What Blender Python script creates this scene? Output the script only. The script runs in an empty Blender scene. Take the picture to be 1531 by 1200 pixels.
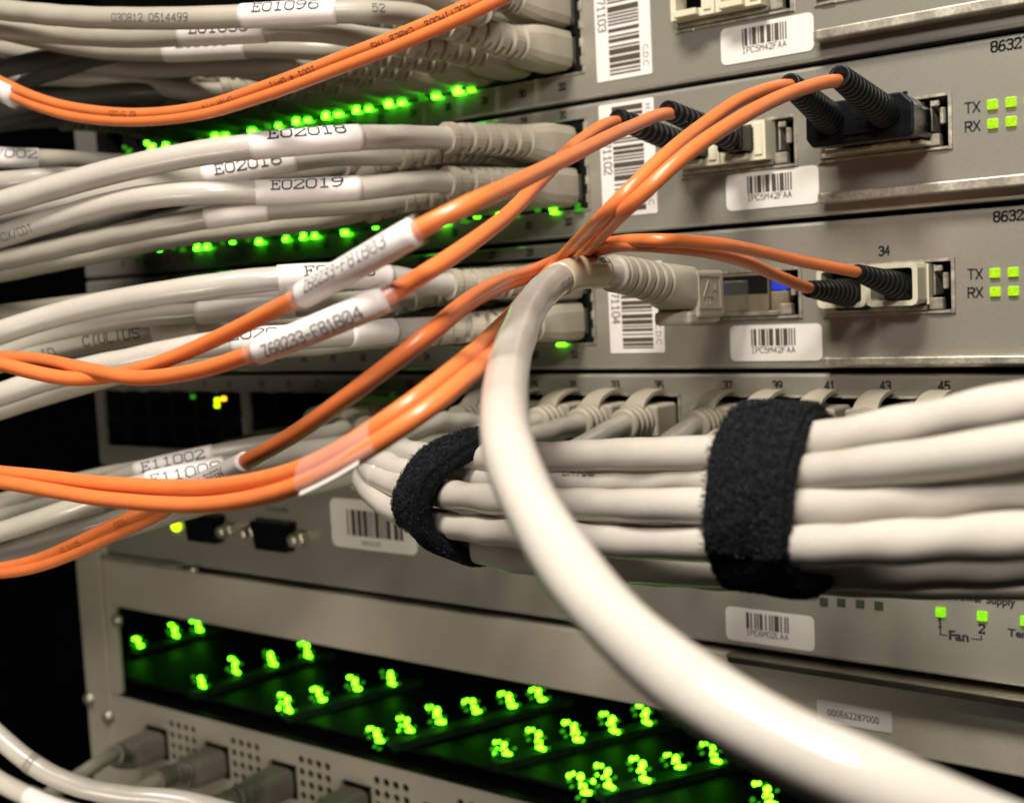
import bpy, bmesh, math, random
from mathutils import Vector, Matrix
random.seed(7)
S = 0.001                      # everything below is written in millimetres
rad = math.radians
sc = bpy.context.scene
COL = sc.collection

# ------------------------------------------------------------------ camera
FPX, PW, PH = 1789.0, 1531.0, 1200.0
CAM = Vector((214.98, -289.43, -92.38))
def rotm():
    yaw, pit, rol = rad(36.92), rad(-4.893), rad(2.851)
    c, s = math.cos, math.sin
    Rz = Matrix(((c(yaw), -s(yaw), 0), (s(yaw), c(yaw), 0), (0, 0, 1)))
    Rx = Matrix(((1, 0, 0), (0, c(pit), -s(pit)), (0, s(pit), c(pit))))
    Ry = Matrix(((c(rol), 0, s(rol)), (0, 1, 0), (-s(rol), 0, c(rol))))
    return Rz @ Rx @ Ry
RM = rotm()                    # columns: right, forward, up
RT = RM.transposed()
cd = bpy.data.cameras.new('camera')
cam = bpy.data.objects.new('camera', cd); COL.objects.link(cam)
rt, fw, up = RM.col[0], RM.col[1], RM.col[2]
cam.matrix_world = Matrix(((rt[0], up[0], -fw[0], CAM[0]*S), (rt[1], up[1], -fw[1], CAM[1]*S),
                           (rt[2], up[2], -fw[2], CAM[2]*S), (0, 0, 0, 1)))
cd.sensor_width = 36; cd.sensor_fit = 'HORIZONTAL'; cd.lens = 36*FPX/PW
cd.clip_start = 0.005; cd.clip_end = 20
cd.dof.use_dof = True; cd.dof.focus_distance = 0.24; cd.dof.aperture_fstop = 20; cd.dof.aperture_blades = 7
sc.camera = cam

# ------------------------------------------------------------------ world, lamps, exposure
w = bpy.data.worlds.new('World'); sc.world = w; w.use_nodes = True
bg = w.node_tree.nodes['Background']; bg.inputs[0].default_value = (1.0, .93, .82, 1); bg.inputs[1].default_value = .012
def area(name, loc, target, sx, sy, power, col):
    l = bpy.data.lights.new(name, 'AREA'); l.shape = 'RECTANGLE'; l.size = sx*S; l.size_y = sy*S
    l.energy = power; l.color = col
    o = bpy.data.objects.new(name, l); COL.objects.link(o)
    o.location = Vector(loc)*S
    d = (Vector(target)-Vector(loc)).normalized()
    o.rotation_euler = d.to_track_quat('-Z', 'Y').to_euler()
    return o
area('ceiling_lamp', (150, -420, 480), (60, -40, -120), 240, 120, 7.2, (1.0, .945, .86))
area('camera_flash', (205, -292, 52), (60, 0, -130), 60, 40, .60, (1.0, .955, .91))
fl = area('fill_light', (20, -420, -215), (-130, 0, -190), 160, 90, .125, (1.0, .92, .78)); fl.data.spread = rad(70)  # added fill light without a real source, brightens the lower left
sc.view_settings.view_transform = 'Standard'; sc.view_settings.look = 'None'
sc.view_settings.exposure = 0.14; sc.view_settings.gamma = 1.0
sc.render.engine = 'CYCLES'
sc.cycles.use_denoising = True
sc.cycles.max_bounces = 8; sc.cycles.transparent_max_bounces = 12
sc.cycles.sample_clamp_indirect = 4.0
sc.cycles.caustics_reflective = False; sc.cycles.caustics_refractive = False

# ------------------------------------------------------------------ pixel <-> place
def P(px, py, d=0.0):
    """the place d millimetres in front of the rack face that the photograph shows at px, py"""
    v = RM @ Vector(((px-PW/2)/FPX, 1, -(py-PH/2)/FPX))
    return CAM + v*((-d-CAM[1])/v[1])
def PZ(px, py, z):
    v = RM @ Vector(((px-PW/2)/FPX, 1, -(py-PH/2)/FPX))
    return CAM + v*((z-CAM[2])/v[2])
def PIX(X):
    q = RT @ (X-CAM)
    return PW/2+FPX*q[0]/q[1], PH/2-FPX*q[2]/q[1]

# ------------------------------------------------------------------ materials
MATS = {}
def mat(name, col, rough=.5, metal=0.0, var=.08, vscale=120., bump=0.0, bscale=900., spec=.5, coat=0.0, sss=0.0, alpha=1.0,
        emit=None, estr=0.0, rvar=0.06, speck=0.0, stretch=(1, 1, 1), sheen=0.0):
    m = bpy.data.materials.new(name); m.use_nodes = True
    nt = m.node_tree; N = nt.nodes; L = nt.links
    b = N['Principled BSDF']
    b.inputs['Metallic'].default_value = metal
    b.inputs['Specular IOR Level'].default_value = spec
    b.inputs['Coat Weight'].default_value = coat
    b.inputs['Coat Roughness'].default_value = .15
    if sheen: b.inputs['Sheen Weight'].default_value = sheen
    if sss:
        b.inputs['Subsurface Weight'].default_value = sss
        b.inputs['Subsurface Scale'].default_value = .0012
        b.inputs['Subsurface Radius'].default_value = (1, .7, .45)
    tc = N.new('ShaderNodeTexCoord'); mp = N.new('ShaderNodeMapping'); L.new(tc.outputs['Object'], mp.inputs[0])
    mp.inputs['Scale'].default_value = stretch
    nz = N.new('ShaderNodeTexNoise'); nz.inputs['Scale'].default_value = vscale; nz.inputs['Detail'].default_value = 6
    L.new(mp.outputs[0], nz.inputs['Vector'])
    rp = N.new('ShaderNodeMapRange'); rp.inputs['From Min'].default_value = .3; rp.inputs['From Max'].default_value = .7
    rp.inputs['To Min'].default_value = 1-var; rp.inputs['To Max'].default_value = 1+var
    L.new(nz.outputs['Fac'], rp.inputs['Value'])
    mx = N.new('ShaderNodeMix'); mx.data_type = 'RGBA'; mx.blend_type = 'MULTIPLY'; mx.inputs[0].default_value = 1
    mx.inputs[6].default_value = (*col, 1)
    L.new(rp.outputs[0], mx.inputs[7])
    out = mx.outputs[2]
    if speck:
        n2 = N.new('ShaderNodeTexNoise'); n2.inputs['Scale'].default_value = 1100; n2.inputs['Detail'].default_value = 2
        L.new(tc.outputs['Object'], n2.inputs['Vector'])
        r2 = N.new('ShaderNodeMapRange'); r2.inputs['From Min'].default_value = .35; r2.inputs['From Max'].default_value = .65
        r2.inputs['To Min'].default_value = 1-speck; r2.inputs['To Max'].default_value = 1+speck
        L.new(n2.outputs['Fac'], r2.inputs['Value'])
        m2 = N.new('ShaderNodeMix'); m2.data_type = 'RGBA'; m2.blend_type = 'MULTIPLY'; m2.inputs[0].default_value = 1
        L.new(out, m2.inputs[6]); L.new(r2.outputs[0], m2.inputs[7]); out = m2.outputs[2]
    L.new(out, b.inputs['Base Color'])
    rr = N.new('ShaderNodeMapRange'); rr.inputs['To Min'].default_value = max(.02, rough-rvar); rr.inputs['To Max'].default_value = min(1, rough+rvar)
    L.new(nz.outputs['Fac'], rr.inputs['Value']); L.new(rr.outputs[0], b.inputs['Roughness'])
    if bump:
        n3 = N.new('ShaderNodeTexNoise'); n3.inputs['Scale'].default_value = bscale; n3.inputs['Detail'].default_value = 4
        L.new(mp.outputs[0], n3.inputs['Vector'])
        bp = N.new('ShaderNodeBump'); bp.inputs['Strength'].default_value = bump; bp.inputs['Distance'].default_value = .0003
        L.new(n3.outputs['Fac'], bp.inputs['Height']); L.new(bp.outputs[0], b.inputs['Normal'])
    if emit:
        b.inputs['Emission Color'].default_value = (*emit, 1); b.inputs['Emission Strength'].default_value = estr
    if alpha < 1: b.inputs['Alpha'].default_value = alpha
    MATS[name] = m
    return m
mat('panel_edge_highlight', (.56, .53, .46), rough=.24, metal=.65, var=.05, vscale=60, rvar=.04, speck=.05)  # same panel paint, made paler and glossier to put in the edge highlight
mat('panel', (.36, .335, .272), rough=.30, metal=.5, var=.04, vscale=25, speck=.03, bump=.04, bscale=2600, rvar=.04)
mat('panel_dull', (.44, .395, .31), rough=.5, metal=.2, var=.05, vscale=25, speck=.035, bump=.05, bscale=2400)
mat('nickel', (.52, .475, .38), rough=.40, metal=.75, var=.25, vscale=260, rvar=.12, speck=.15, bump=.1, bscale=1400)
mat('nickel_bright', (.62, .57, .47), rough=.13, metal=1, var=.1, vscale=200, rvar=.04, speck=.08)
mat('brass', (.50, .42, .29), rough=.32, metal=.85, var=.25, vscale=150, rvar=.12)
mat('dark_metal', (.006, .0058, .005), rough=.55, spec=.15, metal=.1, var=.3)
mat('void', (.0025, .0025, .0025), spec=.02, rough=.8, var=.3)
mat('black_plastic', (.004, .0045, .005), rough=.27, var=.2, vscale=400, bump=.1, bscale=2200, spec=.18)
mat('boot_rubber', (.0055, .0065, .007), rough=.38, var=.2, vscale=400, bump=.15, bscale=2500, spec=.2)
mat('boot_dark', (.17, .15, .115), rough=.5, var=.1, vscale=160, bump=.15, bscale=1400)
mat('cable', (.38, .345, .29), rough=.22, var=.04, vscale=90, bump=.5, bscale=105, spec=.55, sss=.05)
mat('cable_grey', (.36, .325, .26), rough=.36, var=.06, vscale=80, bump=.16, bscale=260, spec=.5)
mat('cable_white', (.455, .412, .355), rough=.20, speck=.02, var=.05, vscale=90, bump=.5, bscale=105, spec=.55, sss=.05)
mat('boot_grey', (.38, .335, .255), rough=.46, var=.06, vscale=160, bump=.15, bscale=1400)
mat('cable_shaded', (.085, .08, .068), rough=.42, var=.08, vscale=80, bump=.16, bscale=260, spec=.4)  # grey cable darkened so its colour carries the shade behind the bunches
mat('plug_clear', (.30, .28, .22), rough=.15, var=.1, alpha=.40, coat=.3)
mat('cream', (.60, .55, .40), rough=.42, var=.05, vscale=200, bump=.08, bscale=1500, sss=.1)
mat('orange', (.66, .17, .046), rough=.33, var=.05, vscale=200, bump=.03, bscale=700, spec=.5, sss=.1)
mat('label', (.72, .655, .61), rough=.5, var=.04, vscale=300, bump=.12, bscale=500)
mat('sticker', (.70, .655, .59), rough=.40, var=.03, vscale=60, bump=.06, bscale=900)
mat('sleeve_yellow', (.70, .60, .40), rough=.2, var=.06, vscale=200, alpha=.85)
mat('tape', (.80, .78, .74), rough=.12, var=.05, alpha=.15, coat=.4, bump=.35, bscale=500)
mat('ink', (.018, .018, .02), rough=.6, var=.2)
mat('ink_grey', (.10, .10, .10), rough=.6, var=.2)
mat('ink_faint', (.26, .24, .21), rough=.6, var=.2)
mat('ink_brown', (.055, .045, .032), rough=.6, var=.2)
mat('ink_rust', (.22, .045, .012), rough=.6, var=.2)
mat('velcro', (.005, .006, .007), rough=.95, var=.4, vscale=900, bump=.8, bscale=1500, spec=.15)
mat('velcro_fuzz', (.008, .0095, .0105), rough=.75, var=.5, vscale=700, spec=.25)
mat('board', (.0035, .0065, .004), spec=.1, rough=.6, var=.4, vscale=60)
mat('shield', (.010, .022, .011), rough=.7, var=.4, vscale=300, spec=.1)  # dark green of the strips added to catch the glow
mat('blue', (.015, .04, .55), rough=.3, var=.08)
mat('led_square', (.05, .10, .005), rough=.3, var=.05, emit=(.46, .80, .0), estr=.85)
mat('led_fan', (.04, .1, .005), rough=.3, var=.05, emit=(.26, .82, .0), estr=.9)
mat('led_off', (.035, .05, .02), rough=.35, var=.1)
mat('led_green', (.1, .6, .02), rough=.4, var=.02, emit=(.11, 1.0, .008), estr=9)
mat('led_port', (.1, .6, .02), rough=.4, var=.02, emit=(.06, 1.0, .008), estr=15.0)
mat('led_near', (.1, .6, .02), rough=.4, var=.02, emit=(.12, 1.0, .008), estr=5.0)
mat('led_dim', (.02, .08, .01), rough=.4, var=.02, emit=(.06, .55, .01), estr=.42)
mat('led_amber', (.6, .3, .02), rough=.4, var=.02, emit=(1.0, .42, .01), estr=3.0)
mat('led_yellow', (.6, .6, .02), rough=.4, var=.02, emit=(.55, 1.0, .0), estr=2.5)
# square lenses get a fine grain like moulded diffuser plastic
for nm in ('led_square', 'led_fan'):
    nt = MATS[nm].node_tree; N = nt.nodes; L = nt.links
    n = N.new('ShaderNodeTexNoise'); n.inputs['Scale'].default_value = 2600; n.inputs['Detail'].default_value = 1
    tc = N.new('ShaderNodeTexCoord'); L.new(tc.outputs['Object'], n.inputs['Vector'])
    r = N.new('ShaderNodeMapRange'); r.inputs['From Min'].default_value = .35; r.inputs['From Max'].default_value = .7
    r.inputs['To Min'].default_value = .72; r.inputs['To Max'].default_value = 1.05
    L.new(n.outputs['Fac'], r.inputs['Value']); L.new(r.outputs[0], N['Principled BSDF'].inputs['Emission Strength'])

# ------------------------------------------------------------------ mesh helpers (mm)
class MB:
    def __init__(s): s.v = []; s.f = []; s.sm = []
    def add(s, verts, faces, smooth=False):
        o = len(s.v); s.v += [Vector(p) for p in verts]
        for f in faces: s.f.append(tuple(i+o for i in f)); s.sm.append(smooth)
    def quad(s, a, b, c, d): s.add((a, b, c, d), ((0, 1, 2, 3),))
    def box(s, x0, x1, y0, y1, z0, z1, bev=0.0, seg=2, M=None):
        if bev <= 0:
            p = [Vector((x, y, z)) for x in (x0, x1) for y in (y0, y1) for z in (z0, z1)]
            if M: p = [M @ q for q in p]
            s.add(p, ((0, 1, 3, 2), (4, 6, 7, 5), (0, 4, 5, 1), (2, 3, 7, 6), (0, 2, 6, 4), (1, 5, 7, 3)))
            return
        bm = bmesh.new(); bmesh.ops.create_cube(bm, size=1)
        for q in bm.verts:
            q.co = Vector(((x0+x1)/2+q.co.x*(x1-x0), (y0+y1)/2+q.co.y*(y1-y0), (z0+z1)/2+q.co.z*(z1-z0)))
        bmesh.ops.bevel(bm, geom=bm.edges[:], offset=bev, segments=seg, profile=.5, affect='EDGES')
        s.bm(bm, M); 
    def bm(s, bm, M=None, smooth=False):
        bm.verts.index_update()
        s.add([(M @ q.co if M else q.co.copy()) for q in bm.verts], [tuple(q.index for q in f.verts) for f in bm.faces], smooth)
        bm.free()
    def prism(s, pts, y0, y1):
        """pts: list of (x, z), extruded from y0 (front) to y1"""
        n = len(pts)
        v = [(x, y0, z) for x, z in pts]+[(x, y1, z) for x, z in pts]
        f = [tuple(range(n)), tuple(range(2*n-1, n-1, -1))]
        f += [(i, i+n, (i+1) % n+n, (i+1) % n) for i in range(n)]
        s.add(v, f)
    def ring(s, outer, inner, y0, y1, yi=None):
        """frame between two loops of equal length in x, z; front at y0"""
        n = len(outer); yi = y1 if yi is None else yi
        v = [(x, y0, z) for x, z in outer]+[(x, y0, z) for x, z in inner]+[(x, y1, z) for x, z in outer]+[(x, yi, z) for x, z in inner]
        f = []
        for i in range(n):
            j = (i+1) % n
            f += [(i, j, n+j, n+i), (i, 2*n+i, 2*n+j, j), (n+i, n+j, 3*n+j, 3*n+i)]
        s.add(v, f)
    def lathe(s, c, axis, prof, n=20, smooth=True):
        """prof: (distance along axis, radius)"""
        a = Vector(axis).normalized(); u = a.orthogonal().normalized(); t = a.cross(u); c = Vector(c)
        v = []
        for h, r in prof:
            for i in range(n):
                th = 2*math.pi*i/n; v.append(c+a*h+(u*math.cos(th)+t*math.sin(th))*r)
        f = []
        for k in range(len(prof)-1):
            for i in range(n):
                j = (i+1) % n; f.append((k*n+i, k*n+j, k*n+n+j, k*n+n+i))
        f.append(tuple(range(n-1, -1, -1))); f.append(tuple((len(prof)-1)*n+i for i in range(n)))
        s.add(v, f, smooth)
def rrect(x0, x1, z0, z1, r, n=4):
    out = []
    for cx, cz, a0 in ((x1-r, z1-r, 0), (x0+r, z1-r, 90), (x0+r, z0+r, 180), (x1-r, z0+r, 270)):
        for k in range(n+1):
            a = rad(a0+90*k/n); out.append((cx+r*math.cos(a), cz+r*math.sin(a)))
    return out
def plate(mb, x0, x1, z0, z1, holes, y=0.0, depth=8.0):
    """front sheet with rectangular holes that have walls going back"""
    xs = sorted({x0, x1, *[h[0] for h in holes], *[h[1] for h in holes]})
    zs = sorted({z0, z1, *[h[2] for h in holes], *[h[3] for h in holes]})
    for i in range(len(xs)-1):
        for j in range(len(zs)-1):
            cx, cz = (xs[i]+xs[i+1])/2, (zs[j]+zs[j+1])/2
            if any(h[0] < cx < h[1] and h[2] < cz < h[3] for h in holes): continue
            mb.quad((xs[i], y, zs[j]), (xs[i+1], y, zs[j]), (xs[i+1], y, zs[j+1]), (xs[i], y, zs[j+1]))
    for a, b, c, d in holes:
        e = y+depth
        mb.quad((a, y, c), (a, e, c), (b, e, c), (b, y, c)); mb.quad((a, y, d), (b, y, d), (b, e, d), (a, e, d))
        mb.quad((a, y, c), (a, y, d), (a, e, d), (a, e, c)); mb.quad((b, y, c), (b, e, c), (b, e, d), (b, y, d))

def mkmesh(name, mb, m, origin):
    me = bpy.data.meshes.new(name)
    o = Vector(origin)
    me.from_pydata([tuple((q-o)*S) for q in mb.v], [], mb.f)
    me.polygons.foreach_set('use_smooth', mb.sm)
    me.materials.append(MATS[m]); me.update()
    return me
def thing(name, label, cat, loc=(0, 0, 0), group=None, kind=None):
    o = bpy.data.objects.new(name, None); o.empty_display_size = .01; COL.objects.link(o)
    o.location = Vector(loc)*S; o['label'] = label; o['category'] = cat
    if group: o['group'] = group
    if kind: o['kind'] = kind
    o['_'] = list(loc)
    return o
def org(o):
    while o.parent: o = o.parent
    return Vector(o['_'])
def part(name, mb, m, parent, label=None, kind=None):
    me = mkmesh(name, mb, m, org(parent))
    o = bpy.data.objects.new(name, me); COL.objects.link(o); o.parent = parent
    if label: o['label'] = label
    if kind: o['kind'] = kind
    return o

# ------------------------------------------------------------------ lettering
GL = {'0': ['012', ], }
STROKE = {
 '0': [[(0, 1), (0, 5), (1, 6), (3, 6), (4, 5), (4, 1), (3, 0), (1, 0), (0, 1)]],
 'Ø': [[(0, 1), (0, 5), (1, 6), (3, 6), (4, 5), (4, 1), (3, 0), (1, 0), (0, 1)], [(1.3, 2.0), (2.7, 4.0)]],
 '1': [[(.8, 4.8), (2, 6), (2, 0)], [(.6, 0), (3.4, 0)]],
 '2': [[(0, 4.8), (.6, 5.7), (1.6, 6), (3, 6), (4, 5), (4, 4), (0, .3), (0, 0), (4, 0), (4, .8)]],
 '3': [[(0, 5.2), (1, 6), (3, 6), (4, 5.2), (4, 4), (3, 3.2), (1.5, 3.2)], [(3, 3.2), (4, 2.3), (4, 1), (3, 0), (1, 0), (0, .8)]],
 '4': [[(3, 0), (3, 6), (0, 2), (4, 2)]],
 '5': [[(3.8, 6), (.5, 6), (.3, 3.3), (1.5, 3.8), (3, 3.7), (4, 2.8), (4, 1), (3, 0), (1, 0), (0, .8)]],
 '6': [[(3.8, 5.6), (2.5, 6), (1, 5.2), (0, 3), (0, 1), (1, 0), (3, 0), (4, 1), (4, 2.4), (3, 3.3), (1, 3.2), (.1, 2.2)]],
 '7': [[(0, 5.2), (0, 6), (4, 6), (2, 0)]],
 '8': [[(1, 3.2), (0, 4), (0, 5.2), (1, 6), (3, 6), (4, 5.2), (4, 4), (3, 3.2), (1, 3.2), (0, 2.3), (0, 1), (1, 0), (3, 0), (4, 1), (4, 2.3), (3, 3.2)]],
 '9': [[(.2, .4), (1.5, 0), (3, .8), (4, 3), (4, 5), (3, 6), (1, 6), (0, 5), (0, 3.7), (1, 2.8), (3, 2.9), (3.9, 3.8)]],
 'E': [[(0, 0), (4, 0), (4, 1.3)], [(0, 6), (4, 6), (4, 4.8)], [(.9, 0), (.9, 6)], [(.9, 3.1), (2.8, 3.1)], [(2.8, 2.4), (2.8, 3.8)]],
 'Z': [[(0, 6), (4, 6), (0, 0), (4, 0)]], 'F': [[(0, 0), (0, 6), (4, 6)], [(0, 3.2), (3, 3.2)]],
 'B': [[(0, 0), (0, 6), (3, 6), (3.8, 5.2), (3.8, 4), (3, 3.2), (0, 3.2)], [(3, 3.2), (4, 2.4), (4, .9), (3, 0), (0, 0)]],
 'A': [[(0, 0), (2, 6), (4, 0)], [(.7, 2), (3.3, 2)]], 'C': [[(4, 5), (3, 6), (1, 6), (0, 5), (0, 1), (1, 0), (3, 0), (4, 1)]],
 'D': [[(0, 0), (0, 6), (2.5, 6), (4, 4.5), (4, 1.5), (2.5, 0), (0, 0)]], 'L': [[(0, 6), (0, 0), (4, 0)]],
 'S': [[(4, 5.2), (3, 6), (1, 6), (0, 5.2), (0, 4), (1, 3.2), (3, 2.8), (4, 2), (4, .9), (3, 0), (1, 0), (0, .8)]],
 'O': [[(0, 1.2), (0, 4.8), (1.2, 6), (2.8, 6), (4, 4.8), (4, 1.2), (2.8, 0), (1.2, 0), (0, 1.2)]],
 'I': [[(2, 0), (2, 6)], [(1, 0), (3, 0)], [(1, 6), (3, 6)]], 'U': [[(0, 6), (0, 1), (1, 0), (3, 0), (4, 1), (4, 6)]],
 'N': [[(0, 0), (0, 6), (4, 0), (4, 6)]], 'W': [[(0, 6), (1, 0), (2, 4), (3, 0), (4, 6)]], 'K': [[(0, 0), (0, 6)], [(4, 6), (0, 2.5)], [(1.3, 3.6), (4, 0)]],
 'R': [[(0, 0), (0, 6), (3, 6), (4, 5), (4, 4), (3, 3), (0, 3)], [(2, 3), (4, 0)]], 'Y': [[(0, 6), (2, 3), (4, 6)], [(2, 3), (2, 0)]],
 'P': [[(0, 0), (0, 6), (3, 6), (4, 5), (4, 3.8), (3, 2.8), (0, 2.8)]], 'T': [[(0, 6), (4, 6)], [(2, 6), (2, 0)]],
 'M': [[(0, 0), (0, 6), (2, 3), (4, 6), (4, 0)]], 'X': [[(0, 0), (4, 6)], [(0, 6), (4, 0)]], '-': [[(.6, 2.9), (3.4, 2.9)]], '.': [[(1.8, 0), (2.2, 0)]],
 ' ': [], '(': [[(3, 6.4), (2, 5), (2, 1), (3, -.4)]], ')': [[(1, 6.4), (2, 5), (2, 1), (1, -.4)]], '/': [[(0, 0), (4, 6)]], 'V': [[(0, 6), (2, 0), (4, 6)]], 'G': [[(4, 5), (3, 6), (1, 6), (0, 5), (0, 1), (1, 0), (3, 0), (4, 1), (4, 2.8), (2.4, 2.8)]], 'H': [[(0, 0), (0, 6)], [(4, 0), (4, 6)], [(0, 3), (4, 3)]],
}
def strokes(text, h, wid=.75, gap=.55, lw=.13):
    """flat quads (u, v) centred on 0, 0; h height, wid glyph width, lw line width, as shares of h"""
    k = h/6.; kx = h*wid/4.; adv = h*(wid+gap*.5)
    tot = adv*(len(text)-1)+h*wid; x = -tot/2; quads = []
    hw = h*lw/2
    for ch in text:
        for line in STROKE.get(ch, []):
            pts = [Vector((x+a*kx, b*k-h/2)) for a, b in line]
            for p, q in zip(pts, pts[1:]):
                d = q-p; L = d.length
                if L < 1e-6: continue
                d /= L; n = Vector((-d.y, d.x))*hw
                p2 = p-d*hw*.8; q2 = q+d*hw*.8
                m = max(1, int((q2-p2).length/.35))
                for i in range(m):
                    a = p2.lerp(q2, i/m); b = p2.lerp(q2, (i+1)/m)
                    quads.append((a+n, a-n, b-n, b+n))
        x += adv
    return quads
FONTC = {}
def font_mesh(text, bold=0.0):
    key = (text, bold)
    if key not in FONTC:
        c = bpy.data.curves.new('lettering', 'FONT'); c.body = text; c.size = 1; c.offset = bold
        c.align_x = 'CENTER'; c.align_y = 'CENTER'; c.resolution_u = 4; c.fill_mode = 'FRONT'
        o = bpy.data.objects.new('lettering', c); COL.objects.link(o)
        me = bpy.data.meshes.new_from_object(o)
        vs = [v.co.copy() for v in me.vertices]
        x0, x1 = min(v.x for v in vs), max(v.x for v in vs); y0, y1 = min(v.y for v in vs), max(v.y for v in vs)
        vs = [((v.x-(x0+x1)/2), (v.y-(y0+y1)/2)) for v in vs]
        FONTC[key] = (vs, [tuple(p.vertices) for p in me.polygons], x1-x0, y1-y0)
        bpy.data.objects.remove(o); bpy.data.meshes.remove(me); bpy.data.curves.remove(c)
    return FONTC[key]
def flat_text(mb, text, c, width, height, u=(1, 0, 0), v=(0, 0, 1), bold=.0):
    vs, fs, w0, h0 = font_mesh(text, bold)
    c, u, v = Vector(c), Vector(u), Vector(v)
    mb.add([c+u*(a*width/w0)+v*(b*height/h0) for a, b in vs], fs)
def flat_strokes(mb, text, c, h, u=(1, 0, 0), v=(0, 0, 1), **k):
    c, u, v = Vector(c), Vector(u), Vector(v)
    for q in strokes(text, h, **k): mb.quad(*[c+u*p.x+v*p.y for p in q])

# ------------------------------------------------------------------ paths and tubes
class Path:
    def __init__(s, pts, step=.8):
        pts = [Vector(p) for p in pts]
        P0 = [pts[0]*2-pts[1]]+pts+[pts[-1]*2-pts[-2]]
        dense = []
        for i in range(1, len(P0)-2):
            p0, p1, p2, p3 = P0[i-1:i+3]
            t0 = 0; t1 = t0+(p1-p0).length**.5+1e-6; t2 = t1+(p2-p1).length**.5+1e-6; t3 = t2+(p3-p2).length**.5+1e-6
            n = max(4, int((p2-p1).length/.5))
            for k in range(n):
                t = t1+(t2-t1)*k/n
                a1 = p0*((t1-t)/(t1-t0))+p1*((t-t0)/(t1-t0)); a2 = p1*((t2-t)/(t2-t1))+p2*((t-t1)/(t2-t1)); a3 = p2*((t3-t)/(t3-t2))+p3*((t-t2)/(t3-t2))
                b1 = a1*((t2-t)/(t2-t0))+a2*((t-t0)/(t2-t0)); b2 = a2*((t3-t)/(t3-t1))+a3*((t-t1)/(t3-t1))
                dense.append(b1*((t2-t)/(t2-t1))+b2*((t-t1)/(t2-t1)))
        dense.append(pts[-1])
        # even samples
        C = [dense[0]]; acc = 0.0; prev = dense[0]
        for q in dense[1:]:
            d = (q-prev).length
            while acc+d >= step and d > 1e-9:
                f = (step-acc)/d; prev = prev.lerp(q, f); C.append(prev.copy()); d = (q-prev).length; acc = 0.0
            acc += d; prev = q
        # smooth a little
        for _ in range(6):
            C = [C[0]]+[(C[i-1]+C[i]*2+C[i+1])/4 for i in range(1, len(C)-1)]+[C[-1]]
        s.C = C; s.step = step; s.L = step*(len(C)-1)
        T = [(C[min(i+1, len(C)-1)]-C[max(i-1, 0)]).normalized() for i in range(len(C))]
        n = Vector((0, 0, 1)); n = (n-T[0]*n.dot(T[0])).normalized(); Ns = []
        for t in T:
            n = (n-t*n.dot(t)).normalized(); Ns.append(n.copy())
        s.T = T; s.N = Ns
    def at(s, x):
        f = min(max(x/s.step, 0), len(s.C)-1.001); i = int(f); f -= i
        c = s.C[i].lerp(s.C[i+1], f); t = s.T[i].lerp(s.T[i+1], f).normalized(); n = s.N[i].lerp(s.N[i+1], f)
        n = (n-t*n.dot(t)).normalized()
        return c, t, n, t.cross(n)
    def near(s, px, py):
        best, bi = 1e9, 0
        for i, c in enumerate(s.C):
            a, b = PIX(c); d = (a-px)**2+(b-py)**2
            if d < best: best, bi = d, i
        return bi*s.step
    def nearx(s, px): 
        best, bi = 1e9, 0
        for i, c in enumerate(s.C):
            d = abs(PIX(c)[0]-px)
            if d < best: best, bi = d, i
        return bi*s.step
def tube(mb, path, s0, s1, rf, n=20, step=1.2, caps=True, cs=None, smooth=True):
    s1 = min(s1, path.L)
    ss = cs if cs else [s0+(s1-s0)*i/max(1, int((s1-s0)/step)) for i in range(max(1, int((s1-s0)/step))+1)]
    v = []
    for x in ss:
        c, t, nn, b = path.at(x)
        for i in range(n):
            th = 2*math.pi*i/n; r = rf(x, th) if callable(rf) else rf
            v.append(c+(nn*math.cos(th)+b*math.sin(th))*r)
    f = []
    for k in range(len(ss)-1):
        for i in range(n):
            j = (i+1) % n; f.append((k*n+i, k*n+j, k*n+n+j, k*n+n+i))
    if caps: f.append(tuple(range(n-1, -1, -1))); f.append(tuple((len(ss)-1)*n+i for i in range(n)))
    mb.add(v, f, smooth)
def lumpy(r, amp=.02, pitch=13., ph=0.0):
    a, b = random.random()*6, random.random()*6
    def f(s, th):
        return r*(1+amp*math.sin(2*th+2*math.pi*s/pitch+a)*(.6+.4*math.sin(s/17.+b))+amp*.5*math.sin(s/6.1+b+th))
    return f
def tube_text(mb, path, s, r, text, h, phi=0.0, flip=True, **k):
    """letters laid on the tube round s, on the side that can be read; phi turns them up (radians)"""
    c, t, n, b = path.at(s)
    w = (CAM-c).normalized(); a0 = math.atan2(w.dot(b), w.dot(n))
    for q in strokes(text, h, **k):
        pts = []
        for p in q:
            ss = s-p.x if flip else s+p.x
            c, t, n, b = path.at(ss)
            uu = -t if flip else t
            w = n*math.cos(a0)+b*math.sin(a0)
            vv = w.cross(uu)
            ang = p.y/r+phi
            pts.append(c+(w*math.cos(ang)+vv*math.sin(ang))*(r+.05))
        mb.quad(*pts)

# ================================================================== THE RACK
PITCH = 38.2
XL, XR = -216.0, 262.0
def mz(m, rel): return -PITCH*m+rel

# ---- dark inside of the rack (setting)
mb = MB()
mb.box(-900, 700, 520, 530, -700, 500); mb.box(-900, -890, -700, 520, -700, 500)
o = mkmesh('rack_interior', mb, 'void', (0, 0, 0)); ri = bpy.data.objects.new('rack_interior', o); COL.objects.link(ri)
ri['kind'] = 'structure'; ri['label'] = 'black unlit inside of the equipment rack behind everything'

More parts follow.
